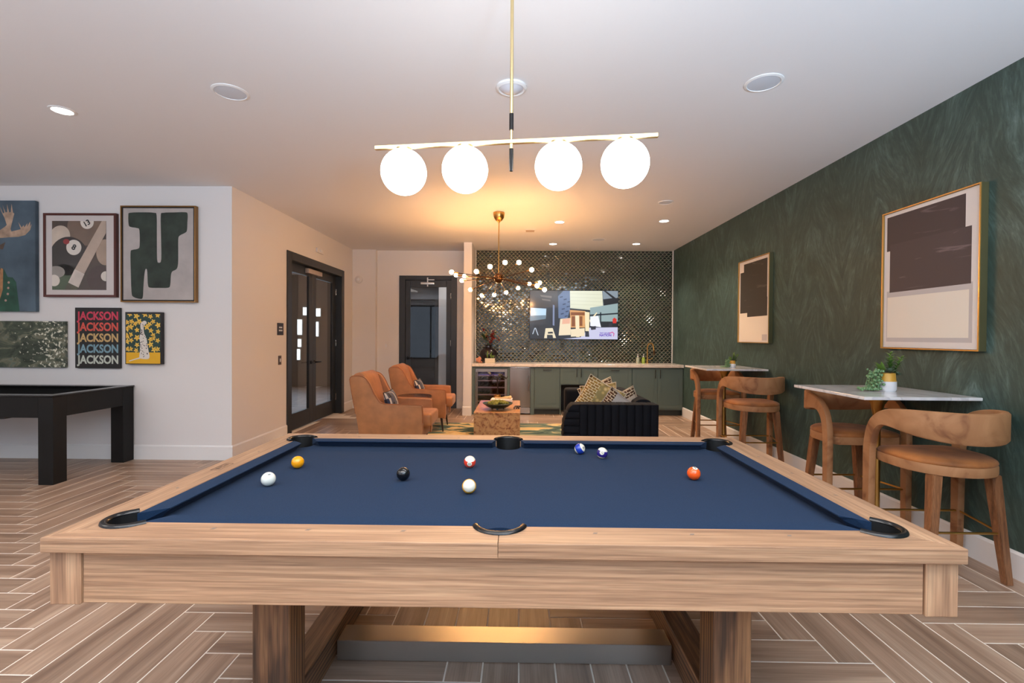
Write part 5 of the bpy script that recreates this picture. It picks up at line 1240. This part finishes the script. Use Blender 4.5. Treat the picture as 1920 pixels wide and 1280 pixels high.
MB().prism([(gx0 + 0.5, 0.66), (gx0 + 0.62, 0.575), (gx1 - 0.62, 0.575), (gx1 - 0.5, 0.66), (gx1 - 0.3, 0.70), (gx0 + 0.3, 0.70)], gy0 + 0.15, gy1 - 0.15, 'Y').build('ball_return', BLACKP, bt, smooth=False)
t = thing('cue_rest', 'black and red ended cue lying across the rail of the black games table', 'cue', (-5.02, gy0 + 0.05, gt))
MB().cyl((-0.75, 0.04, 0.016), (-0.03, 0.0, 0.016), 0.012, 0.014).build('shaft', BLACKM, t); MB().cyl((-0.07, 0.002, 0.016), (-0.03, 0.0, 0.016), 0.0155).build('red_band', mat('cue_red', srgb(200, 40, 44), 0.4), t); MB().lathe([(0, 0), (0.02, 0.003), (0.024, 0.02), (0.02, 0.036), (0, 0.04)], 18, Matrix.Translation((-0.005, 0, 0.0))).build('bumper', BLACKP, t)

# ------------------------------------------------------------------ seating area
def rugmat():
    M = bpy.data.materials.new('abstract_rug_pile'); M.use_nodes = True; nt = M.node_tree; L = nt.links.new; p = nt.nodes['Principled BSDF']
    tc = node(nt, 'ShaderNodeTexCoord'); mp = node(nt, 'ShaderNodeMapping'); mp.inputs['Scale'].default_value = (0.9, 1.8, 1); L(tc.outputs['Object'], mp.inputs[0])
    n = node(nt, 'ShaderNodeTexNoise'); n.inputs['Scale'].default_value = 1.6; n.inputs['Detail'].default_value = 5; n.inputs['Distortion'].default_value = 1.6; L(mp.outputs[0], n.inputs[0])
    r = ramp(nt, [(0.38, srgb(36, 60, 60)), (0.47, srgb(92, 112, 96)), (0.52, srgb(206, 182, 132)), (0.6, srgb(196, 164, 108)), (0.72, srgb(222, 206, 168))]); L(n.outputs['Fac'], r.inputs[0]); L(r.outputs[0], p.inputs['Base Color']); p.inputs['Roughness'].default_value = 0.95
    n2 = node(nt, 'ShaderNodeTexNoise'); n2.inputs['Scale'].default_value = 300; L(tc.outputs['Object'], n2.inputs[0]); bp = node(nt, 'ShaderNodeBump'); bp.inputs['Strength'].default_value = 0.4; L(n2.outputs['Fac'], bp.inputs['Height']); L(bp.outputs[0], p.inputs['Normal'])
    return M
t = thing('area_rug', 'abstract teal and gold rug under the coffee table', 'rug', (0.0, 6.45, 0)); MB().box(-1.32, 1.4, -1.35, 1.18, 0.0, 0.012, 0.004, 1).build('pile', rugmat(), t, smooth=False)
ZR = 0.012
LEATH = mat('cognac_leather', srgb(168, 108, 60), 0.55, sheen=0.15, noise=(9, 0.16), bump=(220, 0.12)); PIPE = mat('cognac_piping', srgb(150, 88, 46), 0.5)
DKWOOD = mat('espresso_wood', srgb(38, 24, 18), 0.35)
def make_armchair():
    """faces local +X, origin on the floor under the middle"""
    t = thing('armchair', 'armchair', 'armchair', (0, 0, 0), 0, 'cognac leather armchairs')
    hw_ = 0.325
    prof = catmull([(0.36, 0.20), (0.365, 0.40), (0.36, 0.565), (0.335, 0.60), (0.15, 0.607), (-0.05, 0.612), (-0.12, 0.64), (-0.18, 0.73), (-0.235, 0.84), (-0.29, 0.905), (-0.37, 0.925), (-0.445, 0.905), (-0.44, 0.80), (-0.385, 0.50), (-0.33, 0.215), (-0.25, 0.20), (0.0, 0.20), (0.30, 0.20)], 3)
    for s in (-1, 1):
        y0, y1 = (hw_ - 0.075, hw_) if s > 0 else (-hw_, -hw_ + 0.075)
        sp = MB().prism(prof, y0, y1, 'Y', 0.02).build('arm', LEATH, t)
        MB().tube([(x * 1.0, s * (hw_ - 0.012), z + 0.002) for x, z in prof[3:40]], 0.006, 6).build('piping', PIPE, sp)
    bk = catmull([(-0.15, 0.40), (-0.20, 0.60), (-0.27, 0.84), (-0.31, 0.925), (-0.37, 0.955), (-0.435, 0.93), (-0.45, 0.86), (-0.385, 0.50), (-0.33, 0.24), (-0.2, 0.24)], 4)
    MB().prism(bk, -hw_ + 0.077, hw_ - 0.077, 'Y', 0.02).build('backrest', LEATH, t)
    MB().box(-0.19, 0.35, -hw_ + 0.077, hw_ - 0.077, 0.21, 0.345, 0.015).build('seat_base', LEATH, t)
    b = MB(); b.box(-0.2, 0.45, -hw_ + 0.079, hw_ - 0.079, 0.347, 0.495, 0.04, 4); b.build('seat_cushion', LEATH, t)
    for sx, sy in ((0.29, -1), (0.29, 1), (-0.27, -1), (-0.27, 1)):
        dx = 0.03 if sx > 0 else -0.05
        MB().cyl((sx + dx, sy * (hw_ - 0.06) + sy * 0.01, 0.0), (sx, sy * (hw_ - 0.07), 0.21), 0.010, 0.019, 12).build('leg', DKWOOD, t)
    return t
a1_ = make_armchair(); a1_.location = (-1.43, 5.66, ZR); a1_['label'] = 'cognac leather armchair nearer the camera'
a2_ = dup(a1_, (-1.41, 7.18, ZR), 0.03, 'cognac leather armchair farther back, by the glazed door')
def cushion_obj(name, label, loc, rot, size, mats, group, puff=0.07, stripes=None):
    """soft square pillow standing on edge: pinched corners, domed faces; local plane XZ"""
    N_ = 12; bm = bmesh.new(); grid = {}
    for side in (-1, 1):
        for i in range(N_ + 1):
            for j in range(N_ + 1):
                u, v = 2 * i / N_ - 1, 2 * j / N_ - 1
                th = puff * (max(0, (1 - u * u)) ** 0.55) * (max(0, (1 - v * v)) ** 0.55)
                pin = 1 - 0.09 * (1 - abs(u)) * abs(v) ** 3; pin2 = 1 - 0.09 * (1 - abs(v)) * abs(u) ** 3
                if th < 1e-6 and side == 1: grid[side, i, j] = grid[-1, i, j]; continue
                grid[side, i, j] = bm.verts.new((u * size[0] / 2 * pin2, side * th, v * size[1] / 2 * pin))
        for i in range(N_):
            for j in range(N_):
                f = bm.faces.new((grid[side, i, j], grid[side, i + 1, j], grid[side, i + 1, j + 1], grid[side, i, j + 1]))
                if stripes: f.material_index = stripes(i / (N_ - 1), j / (N_ - 1), side)
    bmesh.ops.recalc_face_normals(bm, faces=list(bm.faces))
    t = thing(name, label, 'pillow', loc, 0, group); t.rotation_euler = rot
    s = MB(); 
    me = bpy.data.meshes.new('cover'); bm.to_mesh(me); bm.free(); s.bm.free()
    for M in mats: me.materials.append(M)
    me.polygons.foreach_set('use_smooth', [True] * len(me.polygons))
    o = bpy.data.objects.new('cover', me); C.objects.link(o); o.parent = t
    e = MB(); c = [(-1, -1), (1, -1), (1, 1), (-1, 1)]; pts = []
    for k in range(4):
        A, B = c[k], c[(k + 1) % 4]
        for q in range(6):
            u, v = A[0] + (B[0] - A[0]) * q / 6, A[1] + (B[1] - A[1]) * q / 6
            pin = 1 - 0.09 * (1 - abs(u)) * abs(v) ** 3; pin2 = 1 - 0.09 * (1 - abs(v)) * abs(u) ** 3
            pts.append((u * size[0] / 2 * pin2, 0, v * size[1] / 2 * pin))
    e.tube(pts, 0.005, 6, closed=True); e.build('piping', mats[-1], t)
    return t
PNAVY = mat('pillow_navy', srgb(28, 40, 72), 0.7, sheen=0.3); PBLK = mat('pillow_black', srgb(24, 24, 28), 0.7); PWHT = mat('pillow_white', srgb(196, 190, 184), 0.8)
sf = lambda u, v, s: 1 if 0.1 < (u + 0.15 * v) % 0.5 < 0.2 else (2 if 0.28 < (u + 0.15 * v) % 0.5 < 0.34 else 0)
for (x, y, lb) in ((-1.40, 5.66, 'navy and white striped pillow on the nearer armchair'), (-1.38, 7.18, 'navy and white striped pillow on the farther armchair')):
    cushion_obj('striped_pillow', lb, (x - 0.10, y, ZR + 0.505 + 0.105), (0.0, 0.0, PI / 2), (0.40, 0.24), [PNAVY, PWHT, PBLK, PBLK], 'striped pillows on the armchairs', 0.06, sf).rotation_euler = (-0.32, 0, PI / 2)
t = thing('side_table', 'round dark wood side table between the two armchairs', 'side table', (-1.38, 6.39, ZR))
MB().lathe([(0.20, 0.545), (0.225, 0.56), (0.228, 0.57), (0.222, 0.582), (0.2, 0.578), (0, 0.577)], 40).build('tabletop', mat('walnut_top', srgb(58, 32, 20), 0.25, noise=(6, 0.25)), t); MB().lathe([(0.15, 0), (0.15, 0.012), (0.03, 0.03), (0.02, 0.06), (0.018, 0.5), (0.05, 0.545)], 28).build('pedestal', DKWOOD, t)
# burl coffee table
def burl():
    M = bpy.data.materials.new('burl_veneer'); M.use_nodes = True; nt = M.node_tree; L = nt.links.new; p = nt.nodes['Principled BSDF']
    tc = node(nt, 'ShaderNodeTexCoord'); n = node(nt, 'ShaderNodeTexNoise'); n.inputs['Scale'].default_value = 7; n.inputs['Detail'].default_value = 7; n.inputs['Distortion'].default_value = 2.4; L(tc.outputs['Object'], n.inputs[0])
    r = ramp(nt, [(0.30, srgb(126, 70, 40)), (0.42, srgb(178, 124, 76)), (0.55, srgb(198, 148, 96)), (0.7, srgb(186, 130, 80))]); L(n.outputs['Fac'], r.inputs[0])
    v = node(nt, 'ShaderNodeTexNoise'); v.inputs['Scale'].default_value = 26; v.inputs['Detail'].default_value = 3; L(tc.outputs['Object'], v.inputs[0]); r2 = ramp(nt, [(0.36, (0.55, 0.36, 0.27, 1)), (0.46, (1, 1, 1, 1))]); L(v.outputs['Fac'], r2.inputs[0])
    mx = node(nt, 'ShaderNodeMix', data_type='RGBA', blend_type='MULTIPLY'); mx.inputs[0].default_value = 0.9; L(r.outputs[0], mx.inputs[6]); L(r2.outputs[0], mx.inputs[7]); L(mx.outputs[2], p.inputs['Base Color']); p.inputs['Roughness'].default_value = 0.3
    return M
BURL = burl()
ct = thing('coffee_table', 'solid block coffee table in burl wood veneer', 'coffee table', (-0.268, 6.61, ZR))
MB().box(-0.29, 0.29, -0.575, 0.575, 0.0, 0.395, 0.003, 1).build('block', BURL, ct, smooth=False); MB().box(-0.293, 0.293, -0.578, 0.578, 0.396, 0.42, 0.003, 1).build('tabletop', BURL, ct, smooth=False)
ZK = ZR + 0.42
t = thing('footed_bowl', 'dark green footed bowl of moss on the coffee table', 'bowl', (-0.27, 6.30, ZK))
MB().lathe([(0.0, 0.02), (0.09, 0.02), (0.14, 0.04), (0.19, 0.075), (0.2, 0.085), (0.195, 0.088), (0.18, 0.078), (0.12, 0.05), (0, 0.045)], 36, cap=False).build('bowl_body', mat('bowl_green', srgb(34, 52, 46), 0.3), t)
for a in (0.5, 2.6, 4.7): MB().sphere((0.085 * math.cos(a), 0.085 * math.sin(a), 0.013), 0.013, 10, 8).build('foot', mat('bowl_green', srgb(34, 52, 46), 0.3), t)
b = MB(); rs = random.Random(11)
for k in range(90):
    a = rs.uniform(0, 2 * PI); e = math.sqrt(rs.random()) * 0.13; b.sphere((math.cos(a) * e, math.sin(a) * e, 0.078 + 0.03 * (1 - (e / 0.13) ** 2) * rs.uniform(0.7, 1.1)), rs.uniform(0.014, 0.024), 7, 5)
o = b.build('moss', mat('moss', srgb(122, 118, 48), 0.9, noise=(60, 0.4)), t); o['kind'] = 'stuff'
for k, (dx, rz, lb, col) in enumerate(((0.0, 0.03, 'pale cloth book, bottom of the stack behind the bowl', srgb(206, 192, 184)), (0.01, -0.05, 'white book, top of the stack behind the bowl', srgb(222, 214, 208)))):
    t = thing('book', lb, 'book', (-0.245 + dx, 6.83, ZK + k * 0.036), rz, 'books on the coffee table')
    b = MB(); b.box(-0.15, 0.15, -0.11, 0.11, 0.0, 0.004); b.box(-0.15, 0.15, -0.11, 0.11, 0.031, 0.035); b.box(-0.15, 0.15, -0.11, -0.106, 0.004, 0.031); b.build('cover', mat('book_cover_%d' % k, col, 0.6), t, smooth=False)
    MB().box(-0.144, 0.144, -0.105, 0.104, 0.004, 0.031).build('pages', mat('book_pages', srgb(226, 216, 200), 0.8), t, smooth=False)
t = thing('bone_ornament', 'tan bone shaped ornament lying on the books', 'ornament', (-0.22, 6.80, ZK + 0.072))
b = MB(); b.tube([(-0.1, 0, 0.016), (-0.04, 0, 0.013), (0.03, 0, 0.02), (0.1, 0, 0.024)], [0.008, 0.009, 0.015, 0.018], 10); b.sphere((0.105, 0.012, 0.024), 0.023, 12, 8); b.sphere((0.105, -0.014, 0.021), 0.02, 12, 8); b.sphere((-0.105, 0, 0.015), 0.012, 10, 8); b.build('body', mat('bone_tan', srgb(214, 178, 124), 0.6), t)
t = thing('knotted_ornament', 'small dark knotted ornament beside the bowl on the coffee table', 'ornament', (-0.02, 6.36, ZK))
b = MB(); rs = random.Random(4)
for k in range(3):
    a = k * 1.2; b.tube([(-0.035 + 0.03 * k, -0.03, 0.012), (-0.02 + 0.02 * k, 0, 0.035), (0.0 + 0.02 * k, 0.02, 0.03), (0.02, 0.03, 0.012)], 0.011, 8)
b.build('body', mat('dark_knot', srgb(56, 36, 26), 0.5), t)
t = thing('potted_plant', 'dark slender plant in a small gold pot at the back of the coffee table', 'potted plant', (-0.31, 7.05, ZK))
MB().lathe([(0, 0), (0.048, 0), (0.052, 0.01), (0.052, 0.105), (0.046, 0.105), (0.046, 0.09), (0, 0.088)], 24, cap=False).build('pot', BRASS, t)
b = MB(); g = MB(); rs = random.Random(8)
b.tube([(0, 0, 0.08), (0.008, 0, 0.2), (0.0, 0, 0.34)], 0.008, 8)
for k in range(5):
    a = k * 1.3; tip = Vector((0.13 * math.cos(a), 0.07 * math.sin(a), 0.33 + 0.03 * (k % 3))); b.tube([(0, 0, 0.26 + 0.02 * k), tip * 0.6 + Vector((0, 0, 0.16)), tip], 0.004, 6)
    for q in range(6):
        d = Vector((rs.uniform(-1, 1), rs.uniform(-1, 1), rs.uniform(-0.2, 0.8))).normalized() * rs.uniform(0.05, 0.09); blade(g, tip, tip + d, 0.035, 0.008, 4)
b.build('trunk', DKWOOD, t); g.build('foliage', mat('leaf_blackgreen', srgb(30, 34, 30), 0.4), t)
# navy velvet sofa, channel tufted, facing -X
NV = mat('midnight_velvet', srgb(7, 9, 17), 0.75, spec=0.2, sheen=0.02, noise=(10, 0.2))
so = thing('channel_sofa', 'midnight navy velvet sofa with channel tufted arms', 'sofa', (0.98, 5.08, ZR))
SXL, SXR, SD, AH = -0.50, 0.50, 1.75, 0.665
def arm_panel(y0, y1):
    """arm: flat outer face in vertical channels, front rolled in wrapped channels"""
    a = None
    n = 10; x_s = SXL + 0.17
    for k in range(n):
        xa = x_s + (SXR - x_s) * k / n; xb_ = x_s + (SXR - x_s) * (k + 1) / n
        b = MB(); cxm = (xa + xb_) / 2; hwid = (xb_ - xa) / 2
        P = [(xa + 0.001, y0 + 0.03)] + [(cxm - hwid * 0.98 * math.cos(PI * q / 8), y0 + 0.012 - 0.012 * math.sin(PI * q / 8)) for q in range(9)] + [(xb_ - 0.001, y0 + 0.03), (xb_ - 0.001, y1), (xa + 0.001, y1)]
        b.prism(P, 0.04, AH, 'Z', 0.008); b.build('channel', NV, so)
    NC = 8; zb, zt_ = 0.05, AH
    bul = lambda z: 0.17 * math.sqrt(max(0.0, 1 - ((z - 0.36) / 0.335) ** 2)) + 0.004
    for k in range(NC):
        z0_, z1_ = zb + (zt_ - zb) * k / NC, zb + (zt_ - zb) * (k + 1) / NC
        P = [(x_s, z0_ + 0.0006), (x_s, z1_ - 0.0006)]
        for q in range(9):
            u = q / 8; z = z1_ - 0.0006 - (z1_ - z0_ - 0.0012) * u; P.append((x_s - bul(z) - 0.007 * math.sin(PI * u), z))
        b = MB(); b.prism(P, y0 + 0.004, y1, 'Y', 0.02); b.build('front_channel', NV, so)
arm_panel(0.0, 0.22); 
arm_panel_far = (SD - 0.22, SD)
MB().box(SXL + 0.16, SXR, SD - 0.22, SD, 0.04, AH, 0.05, 4).build('far_arm', NV, so)
MB().box(SXL + 0.2, SXR - 0.24, 0.222, SD - 0.222, 0.05, 0.19, 0.03, 3).build('base', NV, so)
MB().box(SXL + 0.17, SXR - 0.24, 0.224, SD - 0.224, 0.192, 0.33, 0.05, 4).build('seat_cushion', NV, so)
bkp = catmull([(SXR - 0.26, 0.2), (SXR - 0.23, 0.5), (SXR - 0.21, 0.65), (SXR - 0.13, 0.695), (SXR - 0.03, 0.675), (SXR, 0.58), (SXR, 0.3), (SXR - 0.02, 0.05), (SXR - 0.2, 0.05)], 4)
for k in range(8):
    y0 = 0.222 + (SD - 0.444) * k / 8; MB().prism(bkp, y0 + 0.001, y0 + (SD - 0.444) / 8 - 0.001, 'Y', 0.014).build('back_channel', NV, so)
for sx in (SXL + 0.2, SXR - 0.06):
    for sy in (0.07, SD - 0.07): MB().cyl((sx, sy, 0), (sx, sy, 0.05), 0.02, 0.025, 12).build('foot', DKWOOD, so)
def patmat(name, c1, c2, c3, sc, dist=1.0):
    M = bpy.data.materials.new(name); M.use_nodes = True; nt = M.node_tree; L = nt.links.new; p = nt.nodes['Principled BSDF']
    tc = node(nt, 'ShaderNodeTexCoord'); n = node(nt, 'ShaderNodeTexVoronoi'); n.inputs['Scale'].default_value = sc; L(tc.outputs['Object'], n.inputs[0])
    r = ramp(nt, [(0.15, c1), (0.4, c2), (0.6, c3)]); r.color_ramp.interpolation = 'CONSTANT' if dist == 0 else 'LINEAR'; L(n.outputs['Distance'], r.inputs[0]); L(r.outputs[0], p.inputs['Base Color']); p.inputs['Roughness'].default_value = 0.85
    return M
def brickmat(name, c1, c2, mortar, sc):
    M = bpy.data.materials.new(name); M.use_nodes = True; nt = M.node_tree; L = nt.links.new; p = nt.nodes['Principled BSDF']
    tc = node(nt, 'ShaderNodeTexCoord'); mp = node(nt, 'ShaderNodeMapping'); mp.inputs['Rotation'].default_value = (PI / 2, 0, 0); L(tc.outputs['Object'], mp.inputs[0]); n = node(nt, 'ShaderNodeTexBrick'); n.inputs['Scale'].default_value = sc; n.inputs['Color1'].default_value = c1; n.inputs['Color2'].default_value = c2; n.inputs['Mortar'].default_value = mortar; n.inputs['Mortar Size'].default_value = 0.035; L(mp.outputs[0], n.inputs[0])
    L(n.outputs[0], p.inputs['Base Color']); p.inputs['Roughness'].default_value = 0.85
    return M
FLOR = patmat('floral_cloth', srgb(226, 204, 150), srgb(206, 174, 108), srgb(160, 140, 88), 22); BRK = brickmat('brown_geometric_cloth', srgb(66, 40, 24), srgb(92, 58, 30), srgb(220, 200, 168), 9)
GBRK = brickmat('gold_geometric_cloth', srgb(176, 132, 60), srgb(140, 104, 52), srgb(232, 214, 172), 9)
GREY = mat('linen_grey', srgb(186, 176, 168), 0.9, noise=(120, 0.08)); BEI = mat('linen_beige', srgb(206, 186, 164), 0.9, noise=(120, 0.08)); CREAM = mat('piping_cream', srgb(228, 214, 188), 0.8)
GP = 'scatter pillows on the navy sofa'; zs = ZR + 0.43
def put(label, x, y, z, size, rx, ry, rz, mats, stripes=None, puff=0.075): return cushion_obj('throw_pillow', label, (x, y, z), (rx, ry, rz), size, mats, GP, puff, stripes)
half_ = lambda u, v, s: 0 if u < 0.28 else 1
put('gold and floral pillow leaning up at the left of the sofa', 0.905, 5.47, 0.66, (0.46, 0.46), 0.16, 0.50, 0.0, [GBRK, FLOR, CREAM], half_, 0.06)
put('cream floral pillow with a grey corner behind the grey pillow', 0.945, 5.63, 0.635, (0.42, 0.42), 0.16, -0.12, 0.0, [FLOR, GREY, CREAM], lambda u, v, s: 1 if u + v < 0.8 else 0, 0.06)
put('brown geometric pillow at the back of the pillow pile', 0.975, 5.79, 0.645, (0.42, 0.42), 0.16, -0.37, 0.0, [BRK, CREAM], None, 0.06)
put('plain grey pillow with a brown geometric edge, turned on its corner', 1.075, 5.375, 0.585, (0.36, 0.36), 0.10, 0.64, 0.0, [BRK, GREY, GREY], lambda u, v, s: 0 if u < 0.25 else 1, 0.055)
put('beige pillow with a brown geometric edge at the right of the pile', 1.215, 5.51, 0.60, (0.36, 0.36), 0.16, -0.45, 0.0, [BRK, BEI, BEI], lambda u, v, s: 0 if v > 0.78 else 1, 0.055)
